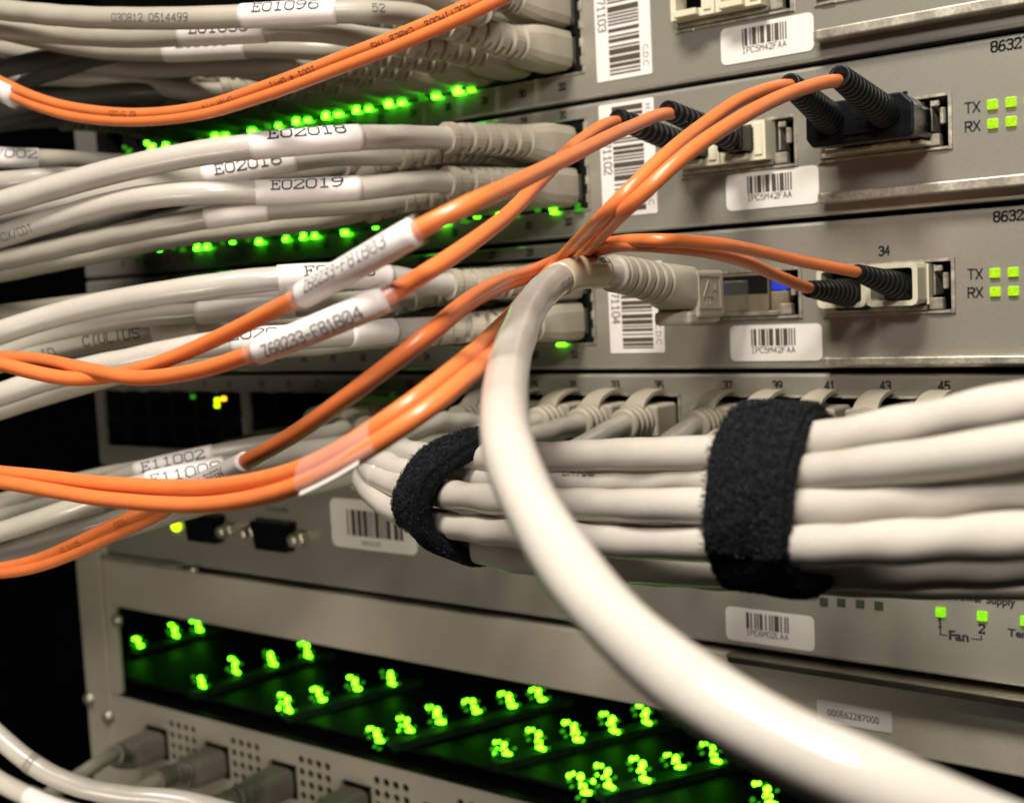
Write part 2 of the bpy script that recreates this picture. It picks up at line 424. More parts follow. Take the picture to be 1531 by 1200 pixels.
# ---- chassis
ch = thing('network_chassis', 'large beige metal equipment chassis that holds the slide-in cards', 'chassis', (-216, 0, -211))
mb = MB()                       # left flange: an angle with a rounded front
mb.box(-239, -222, -.6, 3, -420, -158, .5); mb.box(-222, -216.3, 1.2, 3.4, -420, -158, .4)
part('mounting_flange', mb, 'panel_dull', ch)
mb = MB()
mb.box(-216, XR, 14, 15, -191, 45)
for m in range(0, 6): mb.box(-216, XR, 6, 13.9, mz(m, .2)-.35, mz(m, .2)+.35)
part('card_cage', mb, 'void', ch)
mb = MB()                       # plain strip under the lowest card
mb.box(XL, XR, -.3, 14, -211.3, -191.6, .7)
part('cover_strip', mb, 'panel_dull', ch)
mb = MB()                       # bay for the led board
mb.box(-262, XR, 3, 130, -211.0, -210.2); mb.box(-262, XR, 3, 130, -249.2, -248.4); mb.box(-262, XR, 130, 131, -250, -205)
mb.box(-263, -262, 3, 130, -250, -205)
part('bay_lining', mb, 'void', ch)
mb = MB(); mb.box(92.5, 112.3, -.55, -.32, -206.0, -200.2, .05, 1)
st = part('serial_sticker', mb, 'sticker', ch, 'small narrow white sticker with one line of digits')
mb = MB(); flat_text(mb, '000E62287000', (102.2, -.6, -203.2), 13.6, 1.9, bold=.005)
part('lettering', mb, 'ink', st)
mb = MB()
for x, z in ((-236.1, -254), (-223.5, -259.5), (-211.5, -216.5)):
    mb.lathe((x, -.6, z), (0, -1, 0), [(0, 3.3), (.9, 3.3), (1.0, 2.9), (2.0, 2.6), (2.6, 1.8), (2.8, .3)], 16)
    mb.box(x-1.9, x+1.9, -3.55, -3.35, z-.25, z+.25)
for k, (x, z) in enumerate(((-236.1, -254), (-223.5, -259.5), (-211.5, -216.5))):
    q = MB(); q.lathe((x, -.6, z), (0, -1, 0), [(0, 3.0), (.8, 3.0), (1.0, 2.7), (1.9, 2.4), (2.4, 1.7), (2.6, .3)], 16)
    part('screw', q, 'nickel', ch)

# ---- cards
def card(m, name, label, holes, zlo=None):
    c = thing(name, label, 'network card', (XL, 0, mz(m, 0)))
    z1, z0 = mz(m, -.55), mz(m+1, .75) if zlo is None else zlo
    mb = MB(); r = 1.0
    plate(mb, XL, XR, z0+r, z1-r, holes, 0, 9)
    part('faceplate', mb, 'panel', c); mb = MB()
    for zz, sg in ((z1-r, 1), (z0+r, -1)):       # rolled top and bottom edges
        n = 6; prev = (0, zz)
        for k in range(1, n+1):
            a = rad(90*k/n); cur = (r-r*math.cos(a), zz+sg*r*math.sin(a))
            vs = [(XL, prev[0], prev[1]), (XR, prev[0], prev[1]), (XR, cur[0], cur[1]), (XL, cur[0], cur[1])]
            mb.add(vs if sg > 0 else vs[::-1], ((0, 1, 2, 3),), True); prev = cur
        vs = [(XL, r, zz+sg*r), (XR, r, zz+sg*r), (XR, 12, zz+sg*r), (XL, 12, zz+sg*r)]
        mb.add(vs, ((0, 1, 2, 3),))
    part('rolled_edge', mb, 'panel_edge_highlight', c)
    return c
SLOT = ((58.2, 91.6), (96.9, 129.7))
def slot_holes(m): return [(a, b, mz(m, -24.5), mz(m, -11.4)) for a, b in SLOT]
def led_box(c, x, y, z, w, m, name='led'):
    q = MB(); q.box(x-w/2, x+w/2, y-.9, y+.3, z-w/2, z+w/2, .22, 2); return part(name, q, m, c)
def tag_handle(c, z, x0=98.0, t=2.5, d=5.5, top=False):
    q = MB()
    pts = [(x0+1.2, -.2), (x0, -1.6), (x0, -d+1.2), (x0+1.2, -d), (XR, -d), (XR, -.2)]
    n = len(pts); v = [(x, y, z-t/2) for x, y in pts]+[(x, y, z+t/2) for x, y in pts]
    bm = bmesh.new(); bv = [bm.verts.new(p) for p in v]
    bm.faces.new(bv[:n]); bm.faces.new(bv[2*n-1:n-1:-1])
    for i in range(n): bm.faces.new((bv[i], bv[i+n], bv[(i+1) % n+n], bv[(i+1) % n]))
    bmesh.ops.recalc_face_normals(bm, faces=bm.faces[:])
    bmesh.ops.bevel(bm, geom=bm.edges[:], offset=.35, segments=2, profile=.5, affect='EDGES')
    q.bm(bm); return part('ejector_handle', q, 'nickel_bright' if top else 'nickel', c)
BARS = [3, 1, 2, 1, 1, 2, 3, 1, 1, 2, 2, 1, 3, 2, 1, 1, 2, 1, 3, 1, 2, 2, 1, 1]
def barcode(mb, x0, x1, z0, z1, y, seed=0, vertical=False, fill=.62):
    rnd = random.Random(seed); wd = []
    n = 41 if vertical else 23
    for i in range(n): wd.append(rnd.choice((1, 1, 2, 3)) if i % 2 == 0 else rnd.choice((.7, .7, .9, 1.6)))
    tot = sum(wd); a = 0
    for i, wv in enumerate(wd):
        b = a+wv
        if i % 2 == 0:
            if vertical: mb.quad((x0, y, z1-(z1-z0)*b/tot), (x1, y, z1-(z1-z0)*b/tot), (x1, y, z1-(z1-z0)*a/tot), (x0, y, z1-(z1-z0)*a/tot))
            else: mb.quad((x0+(x1-x0)*a/tot, y, z0), (x0+(x1-x0)*b/tot, y, z0), (x0+(x1-x0)*b/tot, y, z1), (x0+(x1-x0)*a/tot, y, z1))
        a = b
def asset_sticker(c, tl, tr, br, bl, text, seed=3):
    """rounded white barcode sticker between four measured corners on the face"""
    a, b, d, e = [P(*p) for p in (tl, tr, br, bl)]
    x0, x1 = (a.x+e.x)/2, (b.x+d.x)/2; z1, z0 = (a.z+b.z)/2, (e.z+d.z)/2
    q = MB(); q.prism(rrect(x0, x1, z0, z1, 1.5), -.22, -.04)
    s = part('barcode_sticker', q, 'sticker', c)
    wx, hz = x1-x0, z1-z0
    q = MB(); barcode(q, x0+wx*.24, x0+wx*.72, z0+hz*.42, z0+hz*.89, -.27, seed)
    part('barcode', q, 'ink_brown', s)
    q = MB(); flat_strokes(q, text, (x0+wx*.475, -.27, z0+hz*.305), hz*.155, wid=.6, gap=.5, lw=.14)
    part('lettering', q, 'ink', s)
def tall_sticker(c, x0, x1, z0, z1, text, tz0, tz1, side, seed, head=None):
    q = MB(); q.prism(rrect(x0, x1, z0, z1, .4, 2), -.2, -.04)
    s = part('inventory_sticker', q, 'label', c)
    w = x1-x0
    q = MB(); barcode(q, x0+w*.24, x0+w*.80, z0+1.3, z1-1.0, -.25, seed, True)
    part('barcode', q, 'ink_brown', s)
    q = MB(); flat_strokes(q, text, (x0+w*.13, -.25, (tz0+tz1)/2), w*.135, u=(0, 0, -1), v=(1, 0, 0), wid=.56, gap=.42, lw=.15)
    flat_text(q, 'C.D.C', (x0+w*.90, -.25, z0+5.2), 5.6, w*.10, u=(0, 0, -1), v=(1, 0, 0))
    if head: flat_text(q, head, (x0+w*.90, -.25, z1-3.6), 4.2, w*.10, u=(0, 0, -1), v=(1, 0, 0))
    part('lettering', q, 'ink_grey', s)
def jack_holes(m, cols, x_of, rows):
    return [(x_of(k)-5.6, x_of(k)+5.6, mz(m, r)-4.6, mz(m, r)+4.6) for k in cols for r in rows]
colx = lambda k: 20.0-14.1*(15-k)
colz = {0: -11.7, 1: -23.3}
mod = []
names = [('network_card', 'topmost beige card of the chassis, cut off by the upper picture edge'),
         ('network_card', 'second beige card from the top, with the black duplex connector plugged in at its right'),
         ('network_card', 'third beige card, with white fibre receptacle beside printed port number 34')]
for m in range(3):
    jb = (-203.0, 29.0, mz(m, -30.2), mz(m, -4.4))
    c = card(m, names[m][0], names[m][1], [jb]+slot_holes(m)); mod.append(c)
    mb = MB()                   # metal shield and moulded block with 32 jacks
    holes = jack_holes(m, range(16), colx, (colz[0], colz[1]))
    holes = [(a, b, max(z0, jb[2]+1), min(z1, jb[3]-1)) for a, b, z0, z1 in holes]
    plate(mb, jb[0]+.05, jb[1]-.7, jb[2]+.05, jb[3]-.05, holes, .8, 11)
    part('jack_block', mb, 'dark_metal', c)
    mb = MB(); mb.box(jb[1]-.68, jb[1]-.12, -.45, 6, jb[2]+.2, jb[3]-.2)
    for i in range(5): mb.box(jb[1]-1.2, jb[1]-.1, -.7, .3, jb[2]+2.2+i*5.0, jb[2]+4.6+i*5.0, .15, 1)
    mb.box(jb[0], jb[1]-.2, -.35, 4, jb[2]+.02, jb[2]+.5)
    part('jack_shield', mb, 'nickel', c)
    for a, b in SLOT:           # bright metal frames round the two transceiver bays
        q = MB(); z0, z1 = mz(m, -24.5), mz(m, -11.4)
        O = [(a+.05, z0+.05), (b-.05, z0+.05), (b-.05, z1-.05), (a+.05, z1-.05)]; I = [(a+.75, z0+.75), (b-.85, z0+.75), (b-.85, z1-.75), (a+.75, z1-.75)]
        q.ring(O, I, -.55, 4, 9); q.box(a+2, a+5.4, -.9, -.5, z0+.1, z0+.7); q.box(b-6.5, b-1.0, -.85, -.5, z0+.1, z0+.75, .1, 1); q.box(b-5, b-1.2, -.8, -.5, z1-.8, z1-.1, .1, 1)
        part('bay_frame', q, 'nickel', c)
        q = MB(); q.box(a+.7, b-.7, 9, 9.5, z0+.7, z1-.7); part('bay_back', q, 'void', c)
    mb = MB()
    numx = {0: -2.6, 1: -32.9}
    for k in range(16):
        for r in (0, 1):
            flat_strokes(mb, str(k*2+1+r), (colx(k)+1.0, -.08, mz(m, numx[r])), 1.9, wid=.5, gap=.36, lw=.22)
    part('lettering', mb, 'ink', c)
    zT, zR = mz(m, -15.6), mz(m, -19.9)
    mb = MB()
    flat_strokes(mb, 'TX', (134.2, -.08, zT), 2.2, wid=.62, gap=.4, lw=.19); flat_strokes(mb, 'RX', (134.2, -.08, zR), 2.2, wid=.62, gap=.4, lw=.19)
    flat_strokes(mb, '8632T', (142.6, -.08, mz(m, -2.75)), 2.2, wid=.56, gap=.42, lw=.19)
    if m == 2: flat_strokes(mb, '34', (112.9, -.08, mz(m, -8.9)), 2.1, wid=.5, gap=.36, lw=.2)
    part('lettering', mb, 'ink', c)
    for x in (138.7, 142.7, 146.7):
        for z in (zT+.05, zR+.05): led_box(c, x, -.05, z, 2.2, 'led_square')
tag_handle(mod[0], mz(0, -32.4)); tag_handle(mod[1], mz(1, -33.4)); tag_handle(mod[2], mz(2, -35.3), t=2.0)
asset_sticker(mod[0], (1077.5, 43), (1216.7, 19), (1217.5, 77), (1079, 97.5), 'IPC5M42FAA')
asset_sticker(mod[1], (1086, 259.5), (1224.6, 248.6), (1225, 304), (1086, 316), 'IPC5M42FAA')
asset_sticker(mod[2], (1092, 487.4), (1229.6, 482.7), (1230, 538.3), (1092.5, 540.4), 'IPC5M42FAA')
tall_sticker(mod[0], 33.0, 50.6, -33.6, -2.0, '071103', -20.6, -9.0, 1, 11)
tall_sticker(mod[1], 33.0, 50.6, -71.0, -39.9, '071102', -59.6, -48.0, 1, 12, 'H.O.')
tall_sticker(mod[2], 33.6, 51.2, -109.2, -84.0, '071104', -101.3, -89.8, 1, 13)
# port lights: a pair at the foot of each lower jack, some at the head of the upper ones
lightx = {0: range(1, 14), 1: range(1, 16), 2: (15, 12, 11, 10, 8, 7)}
for m in range(3):
    for k in lightx[m]:
        for sx in ((-4.4, 4.2) if m != 2 else (-4.4,)):
            if k < 14 and (m != 0 or sx > 0) and random.random() < (.45 if m == 0 else .15): continue
            q = MB(); x = colx(k)+sx; z = mz(m, -28.0 if m == 0 else -28.5); ww = (.75+.5*random.random())*(1.25 if m == 0 else 1)
            q.box(x-ww, x+ww, -.3, 1.4, z-.8, z+.7, .35, 1)
            if m == 0 or random.random() < .6: q.box(x+ww*.2, x+ww+1.6*random.random()+.9, -1.8, -.2, z-2.0, z-1.0, .3, 1)
            if m == 0: q.box(x-ww-1.2, x-ww+.2, -1.2, .4, z+.6, z+2.0, .4, 1)
            part('port_light', q, ('led_near' if k > 12 else 'led_port') if random.random() < (.9 if k > 6 else .5) else 'led_dim', mod[m])
    q = MB(); q.box(colx(15)-3.6, colx(15)-2.0, -.2, 1.2, mz(m, -7.0), mz(m, -5.2), .3, 1); part('port_light', q, 'led_dim' if m == 0 else 'led_port', mod[m])
# fourth card: 48 copper jacks in blocks of twelve
X3 = {}
for b, x0 in enumerate((-157.6+0, -86.0, -22.8-28.8+0, 0)): pass
for i in range(6): X3[25+2*i] = 48.5-14.25*(5-i); X3[37+2*i] = 69.5+14.2*i; X3[13+2*i] = -43.8-14.25*(5-i); X3[1+2*i] = -132.2-14.25*(5-i)
blocks = [(X3[a]-7.0, X3[a+10]+7.0) for a in (1, 13, 25, 37)]
zt3, zb3 = -127.0, -138.9
c3 = card(3, 'network_card', 'fourth beige card whose printed jack numbers run along its top edge', [(a, b, zb3-5.2, zt3+6.4) for a, b in blocks])
for a, b in blocks:
    q = MB(); hs = [(X3[k]-5.9, X3[k]+5.9, zz-4.4, zz+(5.7 if zz == zt3 else 4.6)) for k in X3 if a < X3[k] < b for zz in (zt3, zb3)]
    plate(q, a+.7, b-.7, zb3-5.1, zt3+6.0, hs, .7, 11); part('jack_block', q, 'dark_metal', c3)
    q = MB(); z0, z1 = zb3-5.2, zt3+6.4
    q.ring([(a+.05, z0+.05), (b-.05, z0+.05), (b-.05, z1-.05), (a+.05, z1-.05)], [(a+.7, z0+.6), (b-.7, z0+.6), (b-.7, z1-.5), (a+.7, z1-.5)], -.5, 4, 9)
    for k in X3:
        if a < X3[k] < b: q.box(X3[k]+3.6, X3[k]+8.0 if X3[k]+8 < b else b-.2, -.9, -.4, z1-.75, z1-.1, .12, 1)
    part('jack_frame', q, 'nickel', c3)
mb = MB()
for k, x in X3.items(): flat_strokes(mb, str(k), (x+.3, -.08, -118.2), 2.1, wid=.5, gap=.36, lw=.2)
part('lettering', mb, 'ink', c3)
for px, py, mm in ((323, 598, 'led_yellow'), (333, 596, 'led_amber'), (323, 606, 'led_yellow'), (540, 597, 'led_yellow'), (551, 595, 'led_amber'), (587, 598, 'led_near'), (598, 597, 'led_dim'), (287, 593, 'led_dim')):
    p = P(px, py, 1); q = MB(); q.box(p.x-.9, p.x+.9, -1.3, .2, p.z-.8, p.z+.8, .3, 1); part('port_light', q, mm, c3)
# fifth card: management
c4 = card(4, 'management_card', 'lowest beige card, with round green light, serial port and fan lights', [], -189.4)
for px, py in ((1232, 899), (1258, 900), (1286, 902), (1314, 905)):
    p = P(px, py); led_box(c4, p.x, .45, p.z, 2.2, 'led_off', 'led')
for px, py in ((1407, 914), (1469, 920)):
    p = P(px, py); led_box(c4, p.x, -.05, p.z, 2.3, 'led_fan')
led_box(c4, 144.4, -.05, -173.1, 2.3, 'led_fan')
mb = MB()
flat_strokes(mb, '1', (124.6, -.08, -176.1), 2.1, wid=.36, lw=.2); flat_strokes(mb, '2', (134.4, -.08, -176.3), 2.1, wid=.55, lw=.2)
flat_text(mb, 'Fan', (129.0, -.08, -178.8), 4.7, 2.5, bold=.035)
flat_text(mb, 'Temp', (143.6, -.08, -176.7), 6.6, 2.6, bold=.035)
flat_text(mb, 'Power Supply', (135.2, -.08, -169.3), 14.0, 2.8, bold=.035)
for x0, x1, z0, z1 in ((124.45, 124.75, -178.9, -177.4), (124.45, 126.3, -179.15, -178.88), (131.9, 134.4, -179.15, -178.88), (134.1, 134.4, -178.9, -177.9)):
    mb.quad((x0, -.08, z0), (x1, -.08, z0), (x1, -.08, z1), (x0, -.08, z1))
part('lettering', mb, 'ink', c4)
asset_sticker(c4, (1085.5, 905.5), (1218.5, 921), (1218, 972), (1086, 956), 'IPC6M02LAA', 5)
tag_handle(c4, -191.2, 69.0, 1.9, 6.5, True)
q = MB(); q.box(XL+1, -166, -4.4, -.2, -190.7, -188.6, .5, 2); q.lathe((-157, -2.6, -189.6), (0, 0, -1), [(-1, 1.3), (-.7, 1.6), (.7, 1.6), (1, 1.3)], 14)
q.box(-166, -158.5, -3.6, -.5, -191.0, -189.9, .4, 1)
part('ejector_handle', q, 'nickel', c4)
q = MB(); q.prism(rrect(-83.4, -44.0, -174.6, -157.6, 2.6), -.22, -.04)
s4 = part('barcode_sticker', q, 'sticker', c4, 'large white barcode sticker, partly behind the black strap')
q = MB(); barcode(q, -75.5, -50, -170.2, -161.2, -.27, 21); part('barcode', q, 'ink_brown', s4)
q = MB(); flat_text(q, '080629', (-65, -.27, -172.4), 9, 1.7); part('lettering', q, 'ink_grey', s4)
for i, (px, py, mm) in enumerate(((265, 786, 'led_yellow'), (231, 782, 'led_dim'))):
    p = P(px, py); q = MB(); q.lathe((p.x, -.1, p.z), (0, -1, 0), [(0, 2.0), (.8, 2.0), (1.6, 1.5), (2.0, .4)], 14); part('indicator_light', q, mm, c4)
for xc in (-111.0, -149.5):     # serial ports
    q = MB(); z = -173
    q.prism([(xc-10.2, z+5.2), (xc-8.2, z-5.2), (xc+8.2, z-5.2), (xc+10.2, z+5.2)][::-1], -4.2, -.05)
    sp = part('serial_port', q, 'black_plastic', c4)
    q = MB()
    for r, n in ((1.6, 5), (-1.6, 4)):
        for i in range(n): q.lathe((xc+(i-(n-1)/2)*2.8, -4.25, z+r), (0, -1, 0), [(0, .5), (.35, .45), (.4, .1)], 8)
    part('pin_row', q, 'dark_metal', sp)
    for sx in ((-13.2, 13.2) if xc > -130 else (13.2,)):
        q = MB(); q.lathe((xc+sx, -.1, z), (0, -1, 0), [(0, 3.0), (3.2, 3.0), (3.4, 2.6), (6.0, 2.3), (6.5, 1.6)], 6, False); part('jack_screw', q, 'nickel', sp)
mb = MB(); flat_text(mb, 'Console', (-111, -.08, -163.5), 12, 2.0, bold=.02); part('lettering', mb, 'ink_brown', c4)

# ---- led board in the open bay
lb = thing('circuit_board', 'dark board in the open bay carrying slanting rows of green lights', 'circuit board', (-20, 40, -244))
mb = MB(); mb.box(-258, 250, 7, 126, -246.2, -244.8, .2, 1); part('board', mb, 'board', lb)
clusters = [(205, 963), (258, 945), (293, 938), (297, 1020), (348, 998), (402, 987), (455, 975), (425, 1055), (475, 1042), (528, 1025), (580, 1015),
            (560, 1102), (605, 1087), (650, 1073), (705, 1060), (758, 1050), (803, 1042), (750, 1122), (800, 1110), (855, 1098), (910, 1085), (960, 1072),
            (866, 1178), (902, 1166), (955, 1156), (1007, 1142), (1062, 1130), (1142, 1192)]
clm = {}
def cluster_mesh(kind):
    q = MB(); rj = random.uniform
    bead = lambda x, z, a: q.lathe((x, 1.1+rj(-.4, .4), z), (0, -1, 0), [(0, a), (a, a), (a*1.5, a*.7), (a*1.8, a*.2)], 8)
    if kind != 2: bead(-2.6+rj(-.3, .3), 2.7, .62); bead(-1.5, 3.1+rj(-.3, .3), .5)
    for x, z, a in ((.7, 2.2, .8), (.3, .9, .55), (1.3, .5, .5), (-.5, .1, .4)): bead(x+rj(-.25, .25), z+rj(-.25, .25), a*rj(.85, 1.15))
    q.box(.2, 3.4, -.3, 1.1, -1.5, -.55, .4, 2); bead(1.4, -1.0, .75)
    if kind == 1: bead(-3.4, -1.6, .6); bead(-2.4, .4, .35)
    return mkmesh('led_cluster', q, 'led_green', (0, 0, 0))
clm = [cluster_mesh(k) for k in range(3)]+[cluster_mesh(0) for k in range(4)]
q = MB()
for x, z, a in ((-4.4, 1.2, .8), (-3.4, -.6, .6), (-1.2, -3.6, .7), (2.6, 2.6, .6), (4.6, -.4, .6), (1.0, -4.2, .5)): q.lathe((x, 1.6, z), (0, -1, 0), [(0, a), (1.0, a*.9), (1.6, a*.5), (1.8, .1)], 8)
DIMM = mkmesh('glow_bead', q, 'led_dim', (0, 0, 0))  # dim emissive beads added to imitate glow and reflections beside the lights
for i, (px, py) in enumerate(clusters):
    p = PZ(px, py, -239.5)
    if p.y < 3.2: p = P(px, py, -3.2)
    o = bpy.data.objects.new('led_cluster', clm[(1 if i in (7, 12, 17, 23) else 2 if i in (3, 5, 10) else 3+i % 4)]); COL.objects.link(o); o.parent = lb
    o.location = (p-org(lb))*S; k = 1.05+.25*random.random(); o.scale = (k, 1, k*(.85+.3*random.random())); o.rotation_euler.y = rad(random.uniform(-14, 14))
    h = bpy.data.objects.new('glow_bead', DIMM); COL.objects.link(h); h.parent = lb; h.location = o.location; h.rotation_euler.y = rad(random.uniform(-40, 40))

rows = ((0, 2), (3, 6), (7, 10), (11, 16), (17, 21), (22, 26))  # strips added under the rows to catch the green glow and link it
for a, b in rows:
    pa, pb = [PZ(*clusters[i], -239.5) for i in (a, b)]; d = (pb-pa); d.z = 0; d.normalize(); n_ = Vector((d.y, -d.x, 0))*3.2
    pa = pa-d*3 if pa.y-d.y*3 > 3.2 else pa+d*max(0, (3.4-pa.y)/max(.2, d.y)); pb = pb+d*14; q = MB(); v = []
    for p in (pa, pb):
        for sg in (-1, 1):
            for z in (-245.2, -242.2): v.append(Vector((p.x+n_.x*sg, p.y+n_.y*sg, z)))
    q.add(v, ((0, 1, 3, 2), (4, 6, 7, 5), (0, 4, 5, 1), (2, 3, 7, 6), (1, 5, 7, 3), (0, 2, 6, 4))); part('glow_strip', q, 'shield', lb)
# ---- lower device with vent holes and jacks
ld = thing('patch_switch', 'beige perforated panel with jacks at the bottom of the picture', 'network switch', (-216, 0, -249))
JX = [-191.6+37.6*i for i in range(5)]; JZ = -265.5
vents = []
for i in range(5):
    for a in range(4):
        for b in range(5): vents.append((JX[i]+9.5+a*4.5, -255.9-b*4.5))
mb = MB(); ho = [(x-1.6, x+1.6, z-1.6, z+1.6) for x, z in vents]+[(x-6.6, x+6.6, JZ-6.2, JZ+6.6) for x in JX]
plate(mb, -221.8, XR, -330, -249.6, ho, 0, .6)
for x, z in vents:
    o8 = [(1.6, 0), (1.6, 1.6), (0, 1.6), (-1.6, 1.6), (-1.6, 0), (-1.6, -1.6), (0, -1.6), (1.6, -1.6)]
    i8 = [(1.5*math.cos(k*math.pi/4), 1.5*math.sin(k*math.pi/4)) for k in range(8)]
    mb.ring([(x+a, z+b) for a, b in o8], [(x+a, z+b) for a, b in i8], 0.0, .01, .7)
part('faceplate', mb, 'panel_dull', ld)
mb = MB(); mb.box(-221, XR, 5, 6, -330, -250); part('inner_wall', mb, 'void', ld)
mb = MB(); mb.box(-216, XR, -.4, 30, -249.4, -248.9, .15, 1); part('top_lip', mb, 'dark_metal', ld)
for x in JX:
    q = MB(); z0, z1 = JZ-6.2, JZ+6.6
    q.ring([(x-6.5, z0+.1), (x+6.5, z0+.1), (x+6.5, z1-.1), (x-6.5, z1-.1)], [(x-5.8, z0+.8), (x+5.8, z0+.8), (x+5.8, z1-.8), (x-5.8, z1-.8)], -.4, 3, 5)
    jk = part('jack', q, 'dark_metal', ld)
    q = MB(); q.add([(x-7.4, -.6, JZ+6.4), (x-2.6, -2.6, JZ+5.4), (x-6.6, -3.4, JZ+1.6), (x-7.4, -.3, JZ+1.6)], ((0, 1, 2, 3), (3, 2, 1, 0)))
    q.box(x-7.6, x-5.6, -2.6, -.4, JZ-8.4, JZ-6.6, .5, 2)
    part('spring_tab', q, 'nickel', jk)

# ================================================================== TRANSCEIVERS
def cup(q, x0, x1, z0, z1, y0, y1, w=1.1):
    bm = bmesh.new(); n = 12
    o = rrect(x0, x1, z0, z1, 1.4, 2); i = rrect(x0+w, x1-w, z0+w, z1-w, .7, 2)
    q.ring(o, i, y0, y1, y1); oo = rrect(x0-.0, x1+.0, z0, z1, 1.4, 2); bm.free()
def transceiver(m, slot, label, style):
    a, b = SLOT[slot]; z0, z1 = mz(m, -24.5)+.85, mz(m, -11.4)-.85
    t = thing('transceiver', label, 'transceiver', ((a+b)/2, 0, (z0+z1)/2), 'plug-in transceivers')
    q = MB(); q.box(a+1.0, b-7.0, 1.2, 8.8, z0+.1, z1-.1, .3, 1)
    q.box(a+1.2, b-6.2, -1.6, 1.1, z0+.15, z0+1.3, .2, 1); q.box(b-6.0, b-2.6, -1.2, 1.1, z0+.2, z0+3.0, .25, 1)
    part('housing', q, 'nickel', t)
    q = MB(); q.box(b-5.0, b-4.5, -.6, 6, z0+3.6, z1-.6, .2, 1); q.box(b-2.4, b-1.3, -1.9, -.2, z1-6.4, z1-2.6, .25, 1)
    q.box(b-4.6, b-2.5, -1.7, -1.0, z1-2.2, z1-.9, .2, 1)
    part('latch_spring', q, 'nickel', t)
    if style == 'cups':
        for i in range(2):
            x0 = a+1.4+i*12.9; q = MB()
            cup(q, x0, x0+12.4, z0+1.5, z1+.2, -7.0 if i == 0 else -8.6, 1.1, 1.2)
            q.box(x0+12.4, x0+12.9, -2, 1.1, z0+1.5, z1-.3)
            part('receptacle', q, 'cream', t)
            q = MB(); q.box(x0+.8, x0+11.6, .6, 1.1, z0+2, z1-.4); part('receptacle_floor', q, 'void', t)
    elif style == 'sockets':
        for i in range(2):
            x0 = a+1.4+i*12.9; q = MB()
            q.ring([(x0, z0+1.4), (x0+12.6, z0+1.4), (x0+12.6, z1-.2), (x0, z1-.2)], [(x0+1.6, z0+3.4), (x0+9.0, z0+3.4), (x0+9.0, z1-1.0), (x0+1.6, z1-1.0)], -5.2, 1.1, 1.1)
            q.box(x0+2.0, x0+8.4, -7.4, -5.1, z0+1.5, z0+3.2, .2, 1); q.box(x0+9.6, x0+11.8, -5.6, -5.1, z0+2.5, z1-.8, .2, 1)
            part('receptacle', q, 'cream', t)
            q = MB(); q.box(x0+1.2, x0+9.4, .6, 1.1, z0+3, z1-.8); part('receptacle_floor', q, 'void', t)
    elif style == 'copper':
        q = MB(); q.box(a+1.0, b-8.6, -1.5, 1.0, z0+.1, z1-.2, .25, 1); q.box(b-8.4, b-3.4, -.8, 1.0, z0+.1, z0+6.2, .25, 1); q.box(b-22, b-21.6, -1.7, -1.4, z0+.2, z0+7.5)
        part('jack_face', q, 'brass', t)
        q = MB(); q.box(b-8.2, b-3.6, -.7, .9, z0+6.3, z1-1.2, .3, 1); part('release_tab', q, 'blue', t)
        q = MB(); q.box(b-21.4, b-8.8, -1.62, -1.5, z0+5.8, z1-.8, .02, 1); part('dark_window', q, 'dark_metal', t)
    return t
transceiver(0, 0, 'cream transceiver in the topmost card, above the uppermost short barcode sticker', 'sockets')
transceiver(1, 0, 'cream fibre transceiver half hidden behind the two crossing orange cords', 'sockets')
transceiver(1, 1, 'silver transceiver almost covered by the large black duplex connector', 'plain')
transceiver(2, 0, 'gold-coloured copper transceiver with a blue release tab', 'copper')
transceiver(2, 1, 'cream fibre transceiver holding two short black boots', 'cups')

# ================================================================== CABLES
BOOT_N = 22
def long_boot(mb, path, s0=2.0, L=47.0, seed=0):
    a, b = 6.1, 5.6
    def rf(s, th):
        x = s-s0
        k = min(1, max(0, (x-9)/13.)); k = k*k*(3-2*k)
        n = 5.5*(1-k)+2*k; rr = 4.55-.75*max(0, (x-20)/(L-20))
        aa = a*(1-k)+rr*k; bb = b*(1-k)+rr*k
        r = (abs(math.cos(th)/bb)**n+abs(math.sin(th)/aa)**n)**(-1/n)
        if x > 19 and x < L-3:
            ph = (x-19) % 5.2
            c2 = abs(math.sin(th))
            if ph < 1.3 and c2 > .5: r -= 1.75
            ph2 = (x-19+2.6) % 5.2
            if ph2 < 1.3 and c2 < .58: r -= 1.6
        if x > L-2.2: r += .25
        return r
    cs = []; x = s0
    while x < s0+L:
        cs.append(x); x += .5 if x > s0+16 else 1.0
    cs.append(s0+L)
    tube(mb, path, s0, s0+L, rf, BOOT_N, cs=cs, smooth=False)
